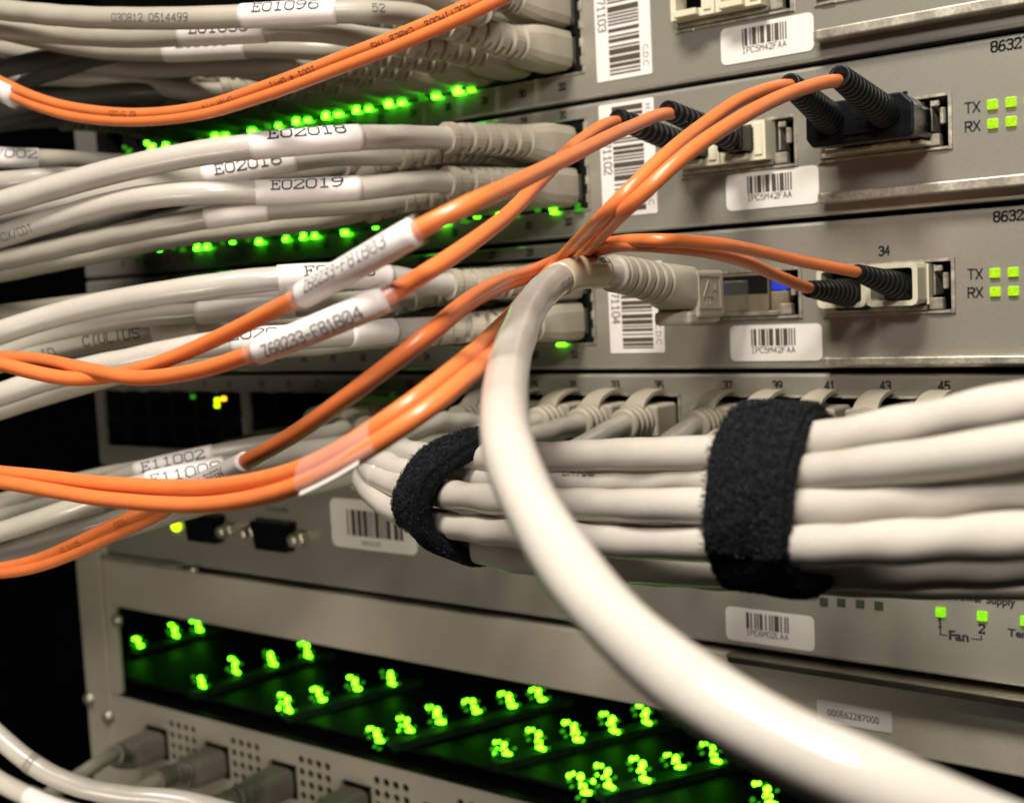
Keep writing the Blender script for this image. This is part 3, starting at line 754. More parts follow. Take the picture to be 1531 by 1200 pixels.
def cable(label, pts, r=2.8, m='cable', port=None, boot=True, bootL=47, name='patch_cable', cat='cable', group='grey patch cables',
          sleeves=(), prints=(), lump=.02, plug=True, bootm='boot_grey', straight=28):
    """pts: (px, py, d); port: (x, z) of the jack it is plugged into. sleeves: (px0, px1, text, phi, height, material)"""
    P3 = [P(*p) for p in pts]
    if port: P3 = [Vector((port[0], 0, port[1])), Vector((port[0], -straight*.5, port[1])), Vector((port[0], -straight, port[1]))]+P3
    path = Path(P3)
    t = thing(name, label, cat, P3[0], group)
    mb = MB(); tube(mb, path, (bootL-6 if (port and boot) else 0), path.L, lumpy(r, lump), 18, 1.2)
    jk = part('jacket', mb, m, t)
    if port and boot:
        mb = MB(); long_boot(mb, path, 1.5, bootL); part('boot', mb, bootm, t)
        mb = MB(); z = port[1]; mb.box(port[0]-5.4, port[0]+5.4, -1.8, 6, z-3.8, z+3.6, .3, 1); part('plug', mb, 'plug_clear', t)
    for a, b, text, phi, h, mm, ink in sleeves:
        sa, sb = sorted((path.nearx(a), path.nearx(b)))
        mb = MB(); tube(mb, path, sa, sb, r*1.07, 22, 1.2); sl = part('label_sleeve', mb, mm, t)
        if text:
            mb = MB(); tube_text(mb, path, (sa+sb)/2, r*1.07, text, h, phi, wid=.85, gap=.55, lw=.15); part('lettering', mb, ink, sl)
    for a, text, phi, h, ink in prints:
        mb = MB(); tube_text(mb, path, path.nearx(a), r*1.01, text, h, phi, wid=.62, gap=.5, lw=.11); part('lettering', mb, ink, jk)
    return t, path
def port12(m, k, r): return (colx(k), mz(m, colz[r]))
LB = 'label'
# ---- top card, leaving to the left
cable('grey cable with label E01096 at the very top of the picture', [(610, 22, 60), (500, 18, 75), (330, 26, 88), (150, 27, 98), (0, 15, 105), (-70, 6, 108)], port=port12(0, 15, 1), m='cable_grey',
      sleeves=((362, 503, 'E01096', .75, 2.5, LB, 'ink'),), prints=((232, '030812 0514499', .1, 1.9, 'ink_grey'), (560, '52', .4, 1.9, 'ink_grey')))
cable('grey cable with label E01056, second from the top', [(560, 58, 56), (450, 46, 68), (330, 50, 78), (200, 56, 86), (100, 52, 93), (0, 44, 99), (-70, 38, 102)], port=port12(0, 14, 1), m='cable_grey',
      sleeves=((272, 400, 'E01056', .55, 2.5, LB, 'ink'),))
cable('grey cable with label E01058, just above the topmost orange cord', [(500, 76, 54), (370, 72, 64), (250, 77, 74), (150, 74, 82), (60, 58, 88), (0, 46, 92), (-70, 40, 94)], port=port12(0, 13, 1), m='cable_grey',
      sleeves=((247, 368, 'E01058', .72, 2.3, LB, 'ink'),))
cable('unlabelled shaded grey cable above the left end of the topmost orange cord', [(440, 95, 54), (330, 98, 60), (210, 102, 68), (100, 90, 76), (0, 72, 82), (-70, 60, 85)], port=port12(0, 12, 1), m='cable_grey')
cable('shaded grey cable with a cut-off label at the left edge, under the topmost bunch', [(300, 138, 52), (190, 120, 62), (100, 116, 72), (0, 114, 80), (-70, 112, 84)], port=port12(0, 9, 1), m='cable_grey',
      sleeves=((-20, 52, 'E01002', .6, 2.2, LB, 'ink_grey'),))
cable('grey cable rising from the right end of the topmost jack row over the upper edge', [(700, 20, 52), (640, -10, 70), (560, -40, 85)], port=port12(0, 15, 0), m='cable_grey')
cable('grey cable in the topmost jack row, second plug from its right end', [(590, -8, 60), (460, -30, 75), (300, -40, 85)], port=port12(0, 14, 0), m='cable_grey')
for k, lab in ((10, 'shaded grey plug and cable right above the sagging orange cord at its lowest point'), (11, 'shaded grey plug and cable behind the rising part of the sagging orange cord')):
    q = Vector((colx(k), -52, mz(0, colz[1])))
    x, y = PIX(q); cable(lab, [(x, y+3, 52), (x-110, y-22, 62), (x-250, y-40, 70), (x-420, y-60, 76)], port=port12(0, k, 1), m='cable_grey')
# deep rows: the other filled jacks, in the shade behind the front bunches
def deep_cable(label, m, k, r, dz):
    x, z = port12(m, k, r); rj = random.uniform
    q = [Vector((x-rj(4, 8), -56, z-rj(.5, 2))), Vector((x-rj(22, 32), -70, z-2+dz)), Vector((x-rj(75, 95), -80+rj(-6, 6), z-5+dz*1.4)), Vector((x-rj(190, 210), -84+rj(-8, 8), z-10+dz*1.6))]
    cable(label, [(*PIX(v), -v.y) for v in q], port=(x, z), m='cable_shaded', bootm='boot_dark', group='shade-coloured cables deep behind the bunches')
for m, lab, skip in ((0, 'grey cable with painted-in shade, deep behind the topmost bunch', {(12, 1), (11, 1), (10, 1), (9, 1)}), (1, 'grey cable with painted-in shade, deep behind the middle bunch', {(9, 0), (12, 0), (13, 0)}), (2, 'grey cable with painted-in shade, deep behind the third bunch', {(12, 0)})):
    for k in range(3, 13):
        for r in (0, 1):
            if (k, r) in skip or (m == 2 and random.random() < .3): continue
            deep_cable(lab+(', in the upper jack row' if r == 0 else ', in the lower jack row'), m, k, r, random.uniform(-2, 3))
# ---- second card
cable('cable with label E02018, topmost of the middle bunch', [(645, 206, 53), (540, 206, 78), (450, 212, 91), (300, 229, 105), (200, 249, 113), (100, 275, 120), (0, 304, 126), (-70, 324, 129)], r=3.0, m='cable_white', port=port12(1, 15, 0),
      sleeves=((376, 538, 'E02018', .85, 2.6, LB, 'ink'),))
cable('cable with label E02016, between E02018 and E02019', [(580, 232, 50), (510, 232, 64), (440, 240, 75), (300, 264, 90), (200, 285, 98), (100, 303, 104), (0, 322, 110), (-70, 336, 113)], m='cable', port=port12(1, 14, 0),
      sleeves=((305, 442, 'E02016', .35, 2.5, LB, 'ink'),))
cable('cable with label E02019, lowest readable label of the middle bunch', [(640, 272, 54), (540, 281, 77), (400, 288, 92), (300, 288, 104), (200, 298, 112), (100, 323, 118), (0, 354, 123), (-70, 376, 126)], r=2.9, m='cable_white', port=port12(1, 15, 1),
      sleeves=((380, 538, 'E02019', .65, 2.6, LB, 'ink'),), prints=((25, 'NORDX/CDT', -.1, 2.0, 'ink_grey'),))
cable('cable with a blank label under E02019', [(560, 302, 54), (480, 308, 66), (400, 314, 76), (310, 326, 86), (200, 346, 95), (100, 368, 101), (0, 390, 106), (-70, 404, 108)], m='cable', port=port12(1, 14, 1),
      sleeves=((308, 400, '', 0, 2, LB, 'ink'),))
cable('cable with a label ending in 7002 at the left picture edge', [(300, 254, 56), (200, 246, 68), (130, 241, 80), (60, 238, 92), (0, 236, 100), (-70, 233, 105)], m='cable_grey', port=port12(1, 9, 0),
      sleeves=((-30, 60, 'E07002', .5, 2.4, LB, 'ink_grey'),))
cable('cable at the left picture edge directly above the cable labelled E02018', [(470, 250, 56), (300, 258, 72), (170, 265, 85), (80, 266, 95), (0, 272, 104), (-70, 280, 108)], m='cable', port=port12(1, 12, 0))
cable('lowest cable of the middle bunch, unlabelled', [(500, 325, 55), (400, 338, 64), (280, 352, 76), (150, 378, 86), (60, 396, 92), (0, 408, 95), (-70, 420, 98)], m='cable_grey', port=port12(1, 13, 1))
cable('shaded cable inside the middle bunch at the left edge, under the 7002 label', [(420, 288, 55), (300, 290, 70), (180, 296, 84), (90, 306, 96), (0, 330, 104), (-70, 342, 107)], m='cable_grey', port=port12(1, 13, 0))
# ---- third card
cable('topmost cable of the third bunch, its label half behind sleeve F81B03', [(650, 424, 52), (580, 414, 66), (500, 412, 80), (418, 416, 91), (300, 430, 103), (150, 455, 114), (60, 478, 121), (0, 497, 126), (-70, 522, 130)], r=3.0, m='cable_white', port=port12(2, 15, 0),
      sleeves=((418, 580, 'E02023', .45, 2.6, LB, 'ink'),))
cable('cable with a blank white label under the topmost of the third bunch', [(590, 446, 52), (520, 452, 64), (450, 458, 76), (300, 468, 90), (180, 480, 100), (60, 508, 110), (0, 532, 115), (-70, 556, 119)], m='cable', port=port12(2, 14, 0),
      sleeves=((298, 440, '', 0, 2, LB, 'ink'),))
cable('cable printed SOLID C(UL)US', [(520, 474, 52), (430, 478, 66), (330, 484, 82), (230, 496, 95), (120, 514, 105), (40, 532, 112), (-10, 545, 116), (-70, 566, 119)], m='cable_grey', port=port12(2, 13, 0),
      prints=((62, 'SOLID', -.25, 2.6, 'ink_grey'), (172, 'C(UL)US', .15, 2.6, 'ink')), sleeves=((230, 292, '', 0, 2, LB, 'ink'),))
cable('cable with label ending in 080 behind the sleeve F81B04', [(610, 492, 54), (520, 500, 75), (440, 505, 88), (380, 508, 95), (300, 517, 103), (200, 537, 112), (100, 558, 119), (0, 590, 127), (-70, 615, 131)], r=3.0, m='cable_white', port=port12(2, 15, 1),
      sleeves=((350, 450, 'E02080', .55, 2.6, LB, 'ink'), (520, 588, '', 0, 2, LB, 'ink')))
cable('cable leaving the lower jack row behind the label F81B04, unlabelled', [(560, 505, 54), (480, 515, 68), (380, 522, 82), (250, 540, 95), (120, 575, 107), (0, 612, 114), (-70, 636, 118)], m='cable_grey', port=port12(2, 14, 1))
cable('cable crossing the left picture edge above the topmost cable of the third bunch', [(420, 440, 54), (300, 442, 68), (200, 446, 78), (60, 462, 92), (0, 470, 98), (-70, 480, 102)], m='cable_grey', port=port12(2, 12, 0))
# ---- fourth card, left part
cable('cable with label E11009 beside the small sleeve Z60334', [(560, 655, 46), (430, 678, 72), (330, 698, 90), (200, 727, 106), (100, 763, 117), (0, 795, 124), (-70, 815, 128)], m='cable', port=(X3[23], zt3),
      sleeves=((222, 335, 'E11009', .15, 2.6, LB, 'ink_grey'),))
cable('shaded cable with label E11002 just above the cable labelled E11009', [(510, 645, 48), (400, 664, 68), (290, 686, 84), (200, 708, 95), (100, 748, 104), (0, 775, 110), (-70, 792, 113)], m='cable_grey', port=(X3[21], zt3),
      sleeves=((205, 320, 'E11002', .35, 2.5, LB, 'ink_grey'),))
cable('unlabelled cable under the cable labelled E11009, left of the strap', [(545, 706, 44), (450, 728, 64), (330, 742, 88), (215, 766, 103), (100, 797, 114), (0, 830, 121), (-70, 852, 124)], m='cable', port=(X3[25], zb3+1))
cable('lowest grey cable at the left edge above the bottom orange cord', [(500, 700, 44), (400, 730, 62), (300, 756, 80), (200, 785, 96), (100, 815, 104), (0, 846, 110), (-70, 868, 113)], m='cable_grey', port=(X3[23], zb3+1))
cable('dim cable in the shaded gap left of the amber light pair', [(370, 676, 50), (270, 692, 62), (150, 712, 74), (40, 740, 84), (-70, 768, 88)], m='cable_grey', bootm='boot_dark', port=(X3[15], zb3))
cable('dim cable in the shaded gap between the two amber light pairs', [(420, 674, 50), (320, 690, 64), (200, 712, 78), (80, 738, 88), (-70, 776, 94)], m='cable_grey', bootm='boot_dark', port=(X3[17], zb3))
# ---- bottom left
cable('blurred light cable sweeping in from the lower left picture edge', [(-50, 1050, 112), (0, 1102, 110), (60, 1149, 106), (130, 1178, 100), (200, 1190, 93), (270, 1196, 85), (350, 1215, 75)], m='cable_white', r=2.9, group='cables at the lower left',
      sleeves=((42, 52, '', 0, 2, 'plug_clear', 'ink'),))
cable('second blurred light cable in the lower left corner, below the other', [(-50, 1132, 112), (0, 1168, 110), (45, 1190, 107), (100, 1212, 103), (180, 1235, 97)], m='cable_white', r=2.9, group='cables at the lower left', sleeves=((40, 140, '', 0, 2, 'label', 'ink'),))
LBL4 = ['shaded grey cable in the leftmost jack of the perforated panel', 'grey cable in the second jack of the perforated panel from the left',
        'grey cable in the third jack of the perforated panel from the left', 'grey cable in the fourth jack of the perforated panel, at the lower picture edge']
for i, pts in enumerate(([(168, 1128, 32), (110, 1165, 55), (50, 1203, 75), (0, 1240, 85)], [(250, 1160, 30), (178, 1196, 52), (100, 1240, 70)],
                         [(352, 1193, 28), (280, 1228, 48), (200, 1270, 60)], [(470, 1225, 28), (380, 1265, 45)])):
    cable(LBL4[i], pts, port=(JX[i], JZ), m='cable_grey', group='plugs in the perforated panel', bootm='boot_dark', bootL=38, straight=16)

# ---- short plugs with arched latches in the fourth card
def latch_plug(mbs, x, z):
    body, lat, clear = mbs
    body.box(x-5.9, x+5.9, -11.5, -.6, z-4.4, z+4.2, .7, 2)
    # tapered collar with three ribs
    prof = [(11.3, 5.4), (12.6, 4.9), (12.8, 4.6), (13.4, 4.6), (13.5, 5.0), (14.8, 4.9), (14.9, 4.4), (15.5, 4.4), (15.6, 4.8), (16.9, 4.6), (17.0, 4.2), (17.6, 4.2), (17.7, 4.5), (19.4, 4.3), (19.6, 3.6)]
    body.lathe((x, 0, z-.2), (0, -1, 0), prof, 20)
    # latch: a curved tongue from the collar up and back to the face
    pts = []
    for k in range(13):
        u = k/12.; a = rad(180-108*u)
        pts.append((-1.0-12.6*math.cos(rad(90*u))**.9, z+3.4+4.6*math.sin(rad(90*u))))
    w0 = 3.1; th = .9; v = []
    for k, (y, zz) in enumerate(pts):
        ww = w0*(1-.18*k/12.)
        v += [(x-ww, y, zz), (x+ww, y, zz), (x+ww, y+.5, zz-th), (x-ww, y+.5, zz-th)]
    f = []
    for k in range(len(pts)-1):
        for i in range(4): f.append((k*4+i, k*4+(i+1) % 4, k*4+4+(i+1) % 4, k*4+4+i))
    f += [(3, 2, 1, 0), tuple(len(v)-4+i for i in range(4))]
    lat.add(v, f)
    clear.box(x-5.5, x+5.5, -.5, 7, z-4.0, z+3.4, .3, 1)
bm0, lt0, cl0 = MB(), MB(), MB(); latch_plug((bm0, lt0, cl0), 0, 0)
PLUGM = [mkmesh('plug_body', bm0, 'boot_grey', (0, 0, 0)), mkmesh('latch', lt0, 'boot_grey', (0, 0, 0)), mkmesh('plug', cl0, 'plug_clear', (0, 0, 0))]
def bundle_cable(label, port, pts, m='cable', r=2.95, lump=.055, prints=(), latch=True, straight=22, sleeves=()):
    P3 = [Vector((port[0], -14, port[1]-.2)), Vector((port[0], -straight, port[1]-.4))]+[P(*p) for p in pts]
    path = Path(P3); t = thing('patch_cable', label, 'cable', (port[0], 0, port[1]), 'cream cables gathered by the black straps')
    mb = MB(); tube(mb, path, 0, path.L, lumpy(r, lump, 14.), 22, 1.1); jk = part('jacket', mb, m, t)
    for me in PLUGM:
        o = bpy.data.objects.new(me.name, me); COL.objects.link(o); o.parent = t
    for a, b in sleeves:
        sa, sb = sorted((path.near(*a), path.near(*b)))
        mb = MB(); tube(mb, path, sa, sb, r*1.12, 22, 1.2); part('clear_sleeve', mb, 'tape', t)
    for a, text, phi, h, ink in prints:
        mb = MB(); tube_text(mb, path, path.L-path.near(*a) if False else path.near(*a), r*1.02, text, h, phi, flip=False, wid=.7, gap=.5, lw=.11); part('lettering', mb, ink, jk)
    return path
R4 = 1640
BA = bundle_cable('uppermost thick cable of the strapped bundle', (X3[29], zt3), [(655, 632, 50), (603, 650, 70), (594, 670, 84), (632, 681, 93), (720, 685, 100), (850, 682, 107), (1000, 678, 116), (1140, 672, 121), (1250, 655, 126), (1400, 628, 130), (1531, 603, 133), (R4, 580, 134)], 'cable_white')
BB = bundle_cable('second cable from the top of the strapped bundle, with faint print', (X3[27], zt3), [(604, 640, 52), (563, 662, 72), (560, 684, 86), (620, 706, 94), (720, 716, 100), (850, 720, 106), (1000, 718, 114), (1140, 715, 123), (1250, 705, 131), (1400, 686, 138), (1531, 666, 141), (R4, 650, 142)], 'cable_white',
             prints=(((880, 700), 'CAT5E', .75, 2.0, 'ink_grey'),), sleeves=(((604, 640), (570, 655)),))
BC = bundle_cable('third cable from the top of the strapped bundle', (X3[25], zb3), [(600, 668, 50), (556, 684, 72), (558, 706, 88), (600, 726, 96), (670, 739, 106), (850, 754, 114), (1000, 756, 124), (1140, 758, 128), (1250, 757, 132), (1400, 745, 136), (1531, 730, 138), (R4, 718, 139)], 'cable_white', sleeves=(((557, 684), (570, 712)),))
BD = bundle_cable('fourth cable from the top of the strapped bundle', (X3[23], zb3), [(575, 690, 50), (546, 704, 72), (552, 730, 88), (592, 762, 97), (655, 781, 104), (750, 794, 110), (850, 804, 116), (1000, 811, 123), (1140, 815, 131), (1250, 815, 136), (1400, 808, 140), (1531, 799, 143), (R4, 793, 144)], 'cable_white')
bundle_cable('lowest cable in front of the strapped bundle, under the fourth', (X3[27], zb3), [(640, 690, 48), (590, 715, 70), (600, 755, 86), (655, 796, 94), (705, 818, 99), (770, 834, 104), (900, 845, 108), (1140, 852, 114), (1300, 854, 118), (1531, 846, 121), (R4, 842, 122)], 'cable')
bundle_cable('hindmost cable along the lower edge of the strapped bundle', (X3[31], zb3), [(700, 690, 44), (655, 735, 64), (685, 792, 80), (750, 828, 88), (900, 848, 92), (1140, 860, 98), (1300, 866, 102), (1531, 868, 105), (R4, 868, 106)], 'cable_grey')
bundle_cable('pale latch plug and cable touching the right edge of the big loose cable', (X3[31], zt3), [(725, 648, 42), (672, 672, 62), (680, 715, 78), (800, 742, 88), (1000, 752, 96), (1300, 745, 102), (R4, 700, 106)])
bundle_cable('pale latch plug and cable, second to the right of the big loose cable', (X3[33], zt3), [(800, 652, 42), (735, 664, 58), (690, 690, 72), (720, 730, 84), (850, 770, 92), (1100, 790, 100), (1400, 780, 104), (R4, 750, 106)])
bundle_cable('pale latch plug beside the blank gap between two jack blocks, its cable leaving leftwards', (X3[35], zt3), [(880, 664, 38), (820, 700, 54), (810, 740, 68), (880, 785, 80), (1060, 815, 90), (1300, 822, 96), (R4, 800, 100)])
bundle_cable('pale latch plug at the left end of the right-hand jack block', (X3[37], zt3), [(1000, 664, 32), (950, 700, 46), (940, 745, 60), (1000, 790, 74), (1140, 820, 84), (1350, 835, 92), (R4, 825, 96)])
for k, lab in ((39, 'pale latch plug half behind the left edge of the wide strap'), (41, 'pale latch tip peeking over the top of the wide strap'), (43, 'pale latch tip over the bundle, just right of the wide strap'), (45, 'pale latch tip over the bundle, farthest right')):
    q = Vector((X3[k], -30, zt3)); x, y = PIX(q)
    bundle_cable(lab, (X3[k], zt3), [(x-10, y+12, 32), (x-55, y+55, 44), (x-40, y+100, 56), (x+60, y+130, 68), (x+200, y+140, 76), (R4, y+130, 84)])
for k in (13, 19): 
    pass

# ---- the big loose cable
zc = mz(2, -18)
pts = [Vector((72.0, 0, zc)), Vector((72, -14, zc+.6)), Vector((72, -28, zc+2.2)), Vector((72, -42, zc+4.4)), Vector((72.2, -60, zc+6.6))]
pts += [P(*p) for p in ((864, 408, 73), (834, 419, 81), (803, 446, 96), (777, 494, 120), (759, 556, 145), (754, 620, 164), (766, 690, 175), (796, 760, 180.7), (842, 835, 185), (902, 910, 188.5), (982, 987, 192), (1072, 1052, 194), (1172, 1110, 194.5), (1290, 1164, 194), (1400, 1212, 192), (1520, 1262, 189), (1660, 1320, 186))]
big = Path(pts)
t = thing('patch_cable', 'thick pale loose cable looping from the copper transceiver down across the front', 'cable', (72, 0, zc))
mb = MB(); tube(mb, big, 44, big.L, lumpy(3.35, .022, 22), 32, 1.0); jk = part('jacket', mb, 'cable_white', t)
mb = MB(); mb.box(66.2, 77.8, -30, -16, zc-5.0, zc+6.6, .8, 2); mb.box(66.9, 77.1, -33, -17, zc-6.4, zc-3.0, .9, 2)
q = Path(pts[:6]); 
def bigboot(s, th):
    k = min(1, max(0, (s-29)/12.)); k = k*k*(3-2*k); n = 5.5*(1-k)+2*k
    rr = 5.0-.9*max(0, (s-38)/25.); aa = 5.6*(1-k)+rr*k; bb = 5.4*(1-k)+rr*k
    r = (abs(math.cos(th)/bb)**n+abs(math.sin(th)/aa)**n)**(-1/n)
    if 37 < s < 59:
        ph = (s-37) % 3.7
        if ph > 2.75: r -= .8
    return r
tube(mb, big, 29, 60, bigboot, 28, cs=[29+i*.25 for i in range(125)], smooth=True)
part('boot', mb, 'boot_grey', t)
mb = MB(); mb.box(66.6, 77.4, -16, 5, zc-3.8, zc+3.8, .4, 1); part('plug', mb, 'plug_clear', t)
e = MB()                         # moulded emblem frame on the plug side facing the room
for a, b in (((-29.6, 4.6), (-18.6, 4.2)), ((-18.6, 4.2), (-18.6, -3.6)), ((-18.6, -3.6), (-29.6, -3.2)), ((-29.6, -3.2), (-29.6, 4.6)), ((-27.4, -.6), (-24.6, 3.4)), ((-24.6, 3.4), (-22.6, -.6)), ((-27.4, -.6), (-22.6, -.6)),
             ((-25.8, -.6), (-25.8, -2.6)), ((-24.2, -.6), (-24.2, -2.6)), ((-22.6, .9), (-20, .9)), ((-21.4, 2.2), (-21.4, -.8))):
    (y0, b0), (y1, b1) = a, b; p, q2 = Vector((77.85, y0, zc+.8+b0)), Vector((77.85, y1, zc+.8+b1)); d = (q2-p).normalized(); n_ = Vector((0, -d.z, d.y))*.14
    e.add([p+n_, p-n_, q2-n_, q2+n_, p+n_+Vector((.22, 0, 0)), p-n_+Vector((.22, 0, 0)), q2-n_+Vector((.22, 0, 0)), q2+n_+Vector((.22, 0, 0))], ((4, 5, 6, 7), (0, 1, 5, 4), (1, 2, 6, 5), (2, 3, 7, 6), (3, 0, 4, 7)))
part('emblem', e, 'boot_grey', t)
mb = MB(); sa, sb = big.near(898, 400), big.near(838, 418); sa, sb = sorted((sa, sb)); tube(mb, big, max(sa, 59), sb, 3.62, 28, 1.0); sl = part('label_sleeve', mb, 'sleeve_yellow', t)
mb = MB(); tube_text(mb, big, max(sa, 59)+2.2, 3.63, 'E0', 1.8, .9, wid=.8); part('lettering', mb, 'ink_grey', sl)
mb = MB(); tube_text(mb, big, big.near(838, 424)+3, 3.4, '071045', 1.9, -.55, wid=.7); part('lettering', mb, 'ink_faint', jk)

# ================================================================== ORANGE FIBRE CORDS
def ridge(r, ph):
    def f(s, th):
        d = (th-ph+math.pi) % (2*math.pi)-math.pi
        return r*(1+.10*math.exp(-d*d/.02)+.10*math.exp(-(abs(d)-.5)**2/.03)*0)
    return f
def cord(t, pts, r=1.42, ph=4.0, start=None):
    P3 = ([Vector(p) for p in start] if start else [])+[P(*p) for p in pts]
    path = Path(P3); mb = MB(); tube(mb, path, 0, path.L, ridge(r, ph), 20, 1.0)
    part('jacket', mb, 'orange', t); return path
def sleeve(t, path, a, b, text, r, phi, h, tape=True, mm='label', tex=8):
    sa, sb = sorted((path.near(*a), path.near(*b))); mid = (sa+sb)/2
    mb = MB(); tube(mb, path, sa, sb, r, 26, 1.0); sl = part('label_sleeve', mb, mm, t)
    if text:
        mb = MB(); tube_text(mb, path, mid, r, text, h, phi, wid=.62, gap=.42, lw=.13); part('lettering', mb, 'ink', sl)
    if tape:
        mb = MB(); tube(mb, path, sa-1.2, sb+1.5, r+.12, 26, 1.0, caps=False); part('clear_tape', mb, 'tape', t)
OG = 'orange fibre cords'
# pair from the middle bay of the second card
A = thing('fiber_patch_cord', 'orange double cord with white sleeves Z60233-F81B03 and Z60233-F81B04', 'fibre cord', (75, 0, mz(1, -18)), OG)
A1 = cord(A, [(1000, 170, 47.5), (945, 189, 66), (850, 235, 104), (760, 279, 140), (700, 306, 155), (620, 346, 160), (540, 392, 161), (455, 440, 158), (400, 468, 155), (330, 503, 153), (250, 538, 152), (185, 558, 153), (110, 566, 155), (50, 556, 157), (0, 543, 158), (-60, 528, 158)], start=[(81, -38, -53.5)])
A2 = cord(A, [(922, 182, 48.5), (868, 210, 68), (810, 268, 96), (760, 320, 118), (700, 366, 138), (640, 406, 150), (570, 448, 158), (480, 488, 160), (385, 525, 160), (300, 553, 158), (205, 565, 156), (130, 552, 154), (60, 538, 152), (0, 534, 152), (-60, 528, 152)], start=[(68.5, -40, -54)], ph=2.5)
sleeve(A, A1, (622, 346), (456, 440), 'Z6Ø233-F81BØ3', 2.15, .55, 1.85)
sleeve(A, A2, (572, 448), (386, 525), 'Z6Ø233-F81BØ4', 2.2, -.15, 1.95)
def rib_boot(mb, a, b, r0, r1, n=12, hole=True):
    a, b = Vector(a), Vector(b); L = (b-a).length; prof = [(0, r0)]
    for k in range(n):
        u0 = (k+.12)/n; u1 = (k+.62)/n; u2 = (k+.66)/n; u3 = (k+.98)/n
        R = lambda u: r0+(r1-r0)*u
        prof += [(u0*L, R(u0)), (u1*L, R(u1)), (u2*L, R(u2)-.17), (u3*L, R(u3)-.17)]
    prof += [(L, r1-.1)]
    mb.lathe(a, b-a, prof, 18, True)
    if hole: mb.lathe(b, b-a, [(-.01, r1-.1), (.02, r1-.15), (.03, 1.45), (-1, 1.4)], 18)
for (e, base, lb_) in (((81, -47.5, -51.9), (78.4, -9, -55.2), 0), ((68.5, -48.7, -52.3), (65.6, -9, -55.4), 1)):
    mb = MB(); rib_boot(mb, base, e, 3.3, 2.35, 13); part('boot', mb, 'boot_rubber', A)
    mb = MB(); mb.box(base[0]-3.5, base[0]+3.5, -12, 0, -58.3, -51.9, .6, 2); part('connector', mb, 'black_plastic', A)
# pair from the big black duplex connector
B = thing('fiber_patch_cord', 'orange double cord from the large black connector, with a clear tape sleeve', 'fibre cord', (113, 0, mz(1, -18)), OG)
B1 = cord(B, [(1180, 128, 39.8), (1120, 143, 56), (1050, 188, 78), (980, 246, 98), (920, 305, 105), (868, 356, 82), (830, 396, 70), (790, 440, 80), (740, 494, 112), (690, 542, 150), (620, 598, 164), (545, 650, 168), (480, 688, 168), (420, 710, 167), (350, 724, 165), (280, 729, 163), (150, 722, 162), (60, 712, 162), (0, 706, 162), (-60, 698, 162)], start=[(106.9, -32, -50)], ph=3.4)
B2 = cord(B, [(1252, 121, 43.4), (1185, 138, 60), (1100, 181, 84), (1020, 236, 102), (950, 300, 107), (902, 348, 85), (858, 395, 66), (805, 450, 78), (755, 508, 112), (702, 560, 153), (640, 611, 165), (545, 674, 170), (480, 711, 170), (425, 733, 169), (350, 750, 167), (280, 755, 165), (150, 745, 164), (60, 730, 164), (0, 720, 164), (-60, 710, 164)], start=[(119.4, -36, -51)], ph=2.2)
mb = MB(); x0, x1, z0, z1 = 100.5, 126.0, -60.6, -50.4
pl = [(x0+1.5, z0), (x1-.8, z0), (x1, z0+.8), (x1, z1-2.5), (x1-2.5, z1), (x0+2.5, z1), (x0, z1-2.0), (x0, z0+2.0)]
bm = bmesh.new(); n = len(pl); f0 = [bm.verts.new((x, -16.5, z)) for x, z in pl]; f1 = [bm.verts.new((x+(1.6 if x < 113 else -.6), -1.5, z+(.6 if z < -56 else -.6))) for x, z in pl]
bm.faces.new(f0); bm.faces.new(f1[::-1])
for i in range(n): bm.faces.new((f0[i], f1[i], f1[(i+1) % n], f0[(i+1) % n]))
bmesh.ops.recalc_face_normals(bm, faces=bm.faces[:]); bmesh.ops.bevel(bm, geom=bm.edges[:], offset=.55, segments=2, profile=.5, affect='EDGES'); mb.bm(bm)
mb.box(109, 117.5, -17.1, -16.4, -58.6, -54.6, .25, 1); mb.box(111.2, 111.8, -17.3, -17, -57.6, -55.6); mb.box(113.4, 115.6, -17.3, -17, -57.4, -55.8, .1, 1)
mb.box(121, 122.2, -9, -8, -50.6, -49.3, .2, 1)
part('connector', mb, 'black_plastic', B)
mb = MB(); mb.box(101.6, 125.0, -8, -1.0, -61.6, -60.5, .2, 1); mb.box(113.6, 122.8, -9.0, -3, -61.2, -60.4, .2, 1); part('connector_clip', mb, 'nickel', B)
for e, base in (((119.5, -43.4, -49.6), (119.5, -16.2, -54.6)), ((106.9, -39.8, -48.9), (106.9, -16.2, -54.6))):
    mb = MB(); rib_boot(mb, base, e, 3.7, 2.5, 14); part('boot', mb, 'boot_rubber', B)
# tape sleeve round both cords of the pair
midB = Path([(B1.at(B1.near(545, 650)+k)[0]+B2.at(B2.near(545, 672)+k)[0])/2 for k in range(-2, int(B1.near(424, 709)-B1.near(545, 650))+3, 3)])
mb = MB(); n = 26; ss = [i*1.0 for i in range(int(midB.L)-3)]; v = []
for x in ss:
    c, tt, nn, bb = midB.at(x); v1 = B1.at(B1.near(545, 650)+x)[0]-c; wv = v1-tt*v1.dot(tt); ln = wv.length; wv.normalize(); up2 = tt.cross(wv)
    for i in range(n):
        th = 2*math.pi*i/n; v.append(c+wv*math.cos(th)*(ln+1.75)+up2*math.sin(th)*1.7)
f = [(k*n+i, k*n+(i+1) % n, k*n+n+(i+1) % n, k*n+n+i) for k in range(len(ss)-1) for i in range(n)]
mb.add(v, f, True); part('clear_sleeve', mb, 'tape', B)
mb = MB(); v = []; ss2 = ss[3:]
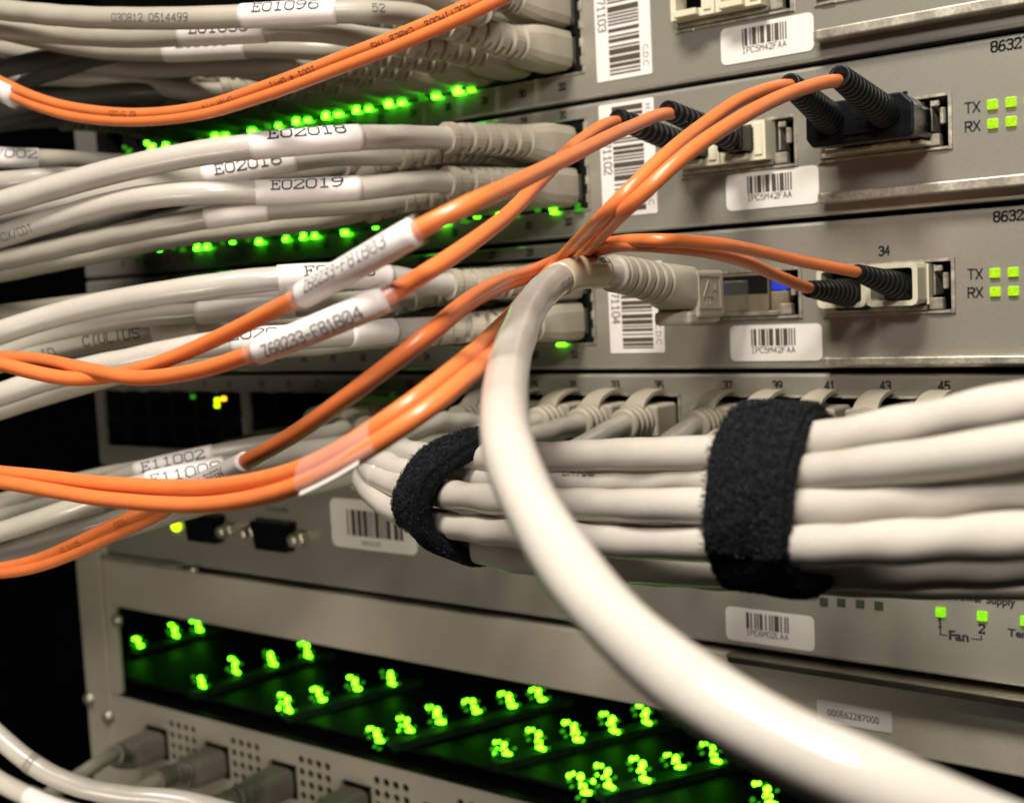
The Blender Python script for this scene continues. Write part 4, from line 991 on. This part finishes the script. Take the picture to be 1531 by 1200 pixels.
for x in ss2:                    # white paper flag folded inside the lower side of the sleeve
    c, tt, nn, bb = midB.at(x); v1 = B2.at(B2.near(545, 672)+x)[0]-c; wv = v1-tt*v1.dot(tt); ln = wv.length; wv.normalize(); tocam = (CAM-c).normalized()
    v += [c+wv*(ln+1.15)+tocam*1.1, c+wv*(ln+1.9)+tocam*.6, c+wv*(ln+1.9)+tocam*.45, c+wv*(ln+1.15)+tocam*.95]
f = [(k*4+i, k*4+(i+1) % 4, k*4+4+(i+1) % 4, k*4+4+i) for k in range(len(ss2)-1) for i in range(4)]+[(3, 2, 1, 0), tuple(len(v)-4+i for i in range(4))]
mb.add(v, f); part('paper_flag', mb, 'label', B)
# pair from the cream transceiver of the third card
C = thing('fiber_patch_cord', 'orange double cord from two short black boots to a sleeve marked Z60334', 'fibre cord', (112, 0, mz(2, -18)), OG)
C1 = cord(C, [(1281, 407, 27), (1200, 391, 44), (1130, 375, 60), (1060, 363, 78), (980, 359, 88), (900, 365, 74), (850, 381, 62), (800, 402, 72), (740, 424, 112), (690, 455, 134), (640, 498, 150), (570, 553, 155), (500, 605, 156), (440, 647, 154), (365, 690, 150), (290, 726, 146), (230, 757, 143), (170, 784, 140), (100, 817, 137), (50, 837, 135), (0, 848, 134), (-60, 853, 133)], r=1.3, start=[(115.4, -20, -91.2)], ph=1.2)
C2 = cord(C, [(1210, 431, 31), (1160, 411, 43), (1110, 389, 58), (1040, 373, 76), (960, 366, 86), (900, 372, 70), (850, 390, 59), (800, 411, 70), (740, 431, 108), (690, 461, 130), (640, 503, 146), (570, 557, 151), (500, 608, 152), (440, 650, 150), (365, 693, 146), (290, 735, 143), (230, 772, 141), (170, 800, 139), (100, 832, 137), (50, 849, 136), (0, 857, 135), (-60, 860, 134)], r=1.3, start=[(106, -24, -93.9)], ph=2.8)
sleeve(C, C1, (366, 690), (262, 738), 'F81BØ4-Z6Ø334', 1.75, .1, 1.6)
for path, px, txt in ((C1, 185, '0233'), (C1, 110, '62.5/125')):
    mb = MB(); tube_text(mb, path, path.nearx(px), 1.33, txt, 1.3, -.25, wid=.7, lw=.1); part('lettering', mb, 'ink_rust', C)
for e, base in (((116, -27, -90.3), (119.0, -5, -94.4)), ((106.2, -31, -93.5), (106.0, -4, -95.2))):
    mb = MB(); rib_boot(mb, base, e, 3.7, 1.9, 11); part('boot', mb, 'boot_rubber', C)
    mb = MB(); mb.box(base[0]-4.2, base[0]+4.2, -5.6, .4, base[2]-4.2, base[2]+4.0, 1.0, 2); part('connector', mb, 'boot_rubber', C)
# pair across the top
D = thing('fiber_patch_cord', 'orange double cord sagging across the top left corner', 'fibre cord', tuple(P(200, 175, 103)), OG)
D1 = cord(D, [(-60, 90, 106), (0, 121, 106), (50, 144, 106), (100, 159, 105), (200, 170, 104), (300, 160, 103), (400, 128, 102), (500, 90, 101), (600, 51, 100), (700, 8, 99), (760, -20, 98), (840, -60, 96)], r=1.35)
D2 = cord(D, [(-60, 104, 106), (0, 134, 106), (50, 157, 106), (110, 174, 105), (200, 181, 104), (300, 171, 103), (400, 142, 102), (500, 105, 101), (600, 66, 100), (700, 22, 99), (760, -8, 98), (840, -48, 96)], r=1.35, ph=2.4)
sleeve(D, D2, (22, 144), (-50, 110), '', 3.0, 0, 1.5)
for px, txt in ((190, '62.5/125'), (330, 'OFNR FT4'), (440, '1001 4 OPTI'), (590, 'CABLE TRS'), (675, 'MULTIMODE')):
    mb = MB(); tube_text(mb, D1, D1.nearx(px), 1.38, txt, 1.25, .1, wid=.75, lw=.12); part('lettering', mb, 'ink_rust' if px < 430 else 'ink', D)

# ================================================================== STRAPS
def strap(label, xc, wid, yc, zc_, ay, az, tilt, th=1.7, yaw=0.0, seed=1, nf=15000):
    t = thing('strap', label, 'cable tie strap', (xc, yc, zc_), 'black hook-and-loop straps')
    rnd = random.Random(seed); n = 64; m = 14; M = Matrix.Rotation(yaw, 3, 'Z') @ Matrix.Rotation(tilt, 3, 'Y')
    def pt(u, th_, off):
        wob = 1+.025*math.sin(3*th_+seed)+.018*math.sin(7*th_+u*.4)
        bul = .5*math.cos(u/wid*math.pi)
        y = math.cos(th_)*(ay*wob+off+bul); z = math.sin(th_)*(az*wob+off+bul)
        return Vector((xc, yc, zc_))+M @ Vector((u+.5*math.sin(2*th_+seed), y, z))
    mb = MB(); v = []
    prof = [(-wid/2+wid*k/m, th) for k in range(m+1)]+[(wid/2-wid*k/m, 0.0) for k in range(m+1)]
    for i in range(n):
        a = 2*math.pi*i/n
        for u, off in prof: v.append(pt(u, a, off+.12*rnd.random()))
    k = len(prof); f = [(i*k+j, i*k+(j+1) % k, ((i+1) % n)*k+(j+1) % k, ((i+1) % n)*k+j) for i in range(n) for j in range(k)]
    mb.add(v, f, True)
    # loose end lying on the band
    b = part('band', mb, 'velcro', t)
    mb = MB(); v = []
    for i in range(24):
        a = rad(-100+i*5.2)
        for u, off in ((-wid/2+.6, th), (-wid/2+.6, th+1.3), (wid/2-.3, th+1.3), (wid/2-.3, th)): v.append(pt(u, a+math.pi, off))
    f = [(i*4+j, i*4+(j+1) % 4, i*4+4+(j+1) % 4, i*4+4+j) for i in range(23) for j in range(4)]+[(3, 2, 1, 0), (92, 93, 94, 95)]
    mb.add(v, f); part('loose_end', mb, 'velcro', t)
    mb = MB()
    for i in range(nf):
        a = rnd.random()*2*math.pi; u = (rnd.random()-.5)*(wid+.2); edge = rnd.random()
        dg = (math.degrees(a)-180) % 360; dg = dg-360 if dg > 180 else dg
        base = th+(1.3 if -100 < dg < 20 and abs(u) < wid/2-.5 else 0)
        if edge < .1: u = wid/2*(1 if rnd.random() < .5 else -1); off = rnd.random()*base
        else: off = base
        p = pt(u, a, off); q = pt(u+(rnd.random()-.5)*.8, a+(rnd.random()-.5)*.06, off+.2+.32*rnd.random()); e = pt(u+(rnd.random()-.5)*1.1, a+(rnd.random()-.5)*.08, off+.08+.3*rnd.random())
        if edge < .1: q.x += .25*(1 if u > 0 else -1)
        w_ = Vector((rnd.random()-.5, rnd.random()-.5, rnd.random()-.5)).normalized()*.06
        mb.add((p-w_, p+w_, q+w_, q-w_, e+w_*.5, e-w_*.5), ((0, 1, 2, 3), (3, 2, 4, 5)))
    part('fuzz', mb, 'velcro_fuzz', t, kind='stuff')
    return t
strap('wide black fuzzy strap round the right part of the cable bundle', 140.0, 12.8, -122, -124.9, 13.6, 11.6, rad(0), seed=2)
strap('black fuzzy strap at the left end of the cable bundle, beside the barcode sticker', 60.0, 10.0, -97, -133.4, 13.0, 10.3, rad(6), th=2.4, seed=5, yaw=rad(-20))
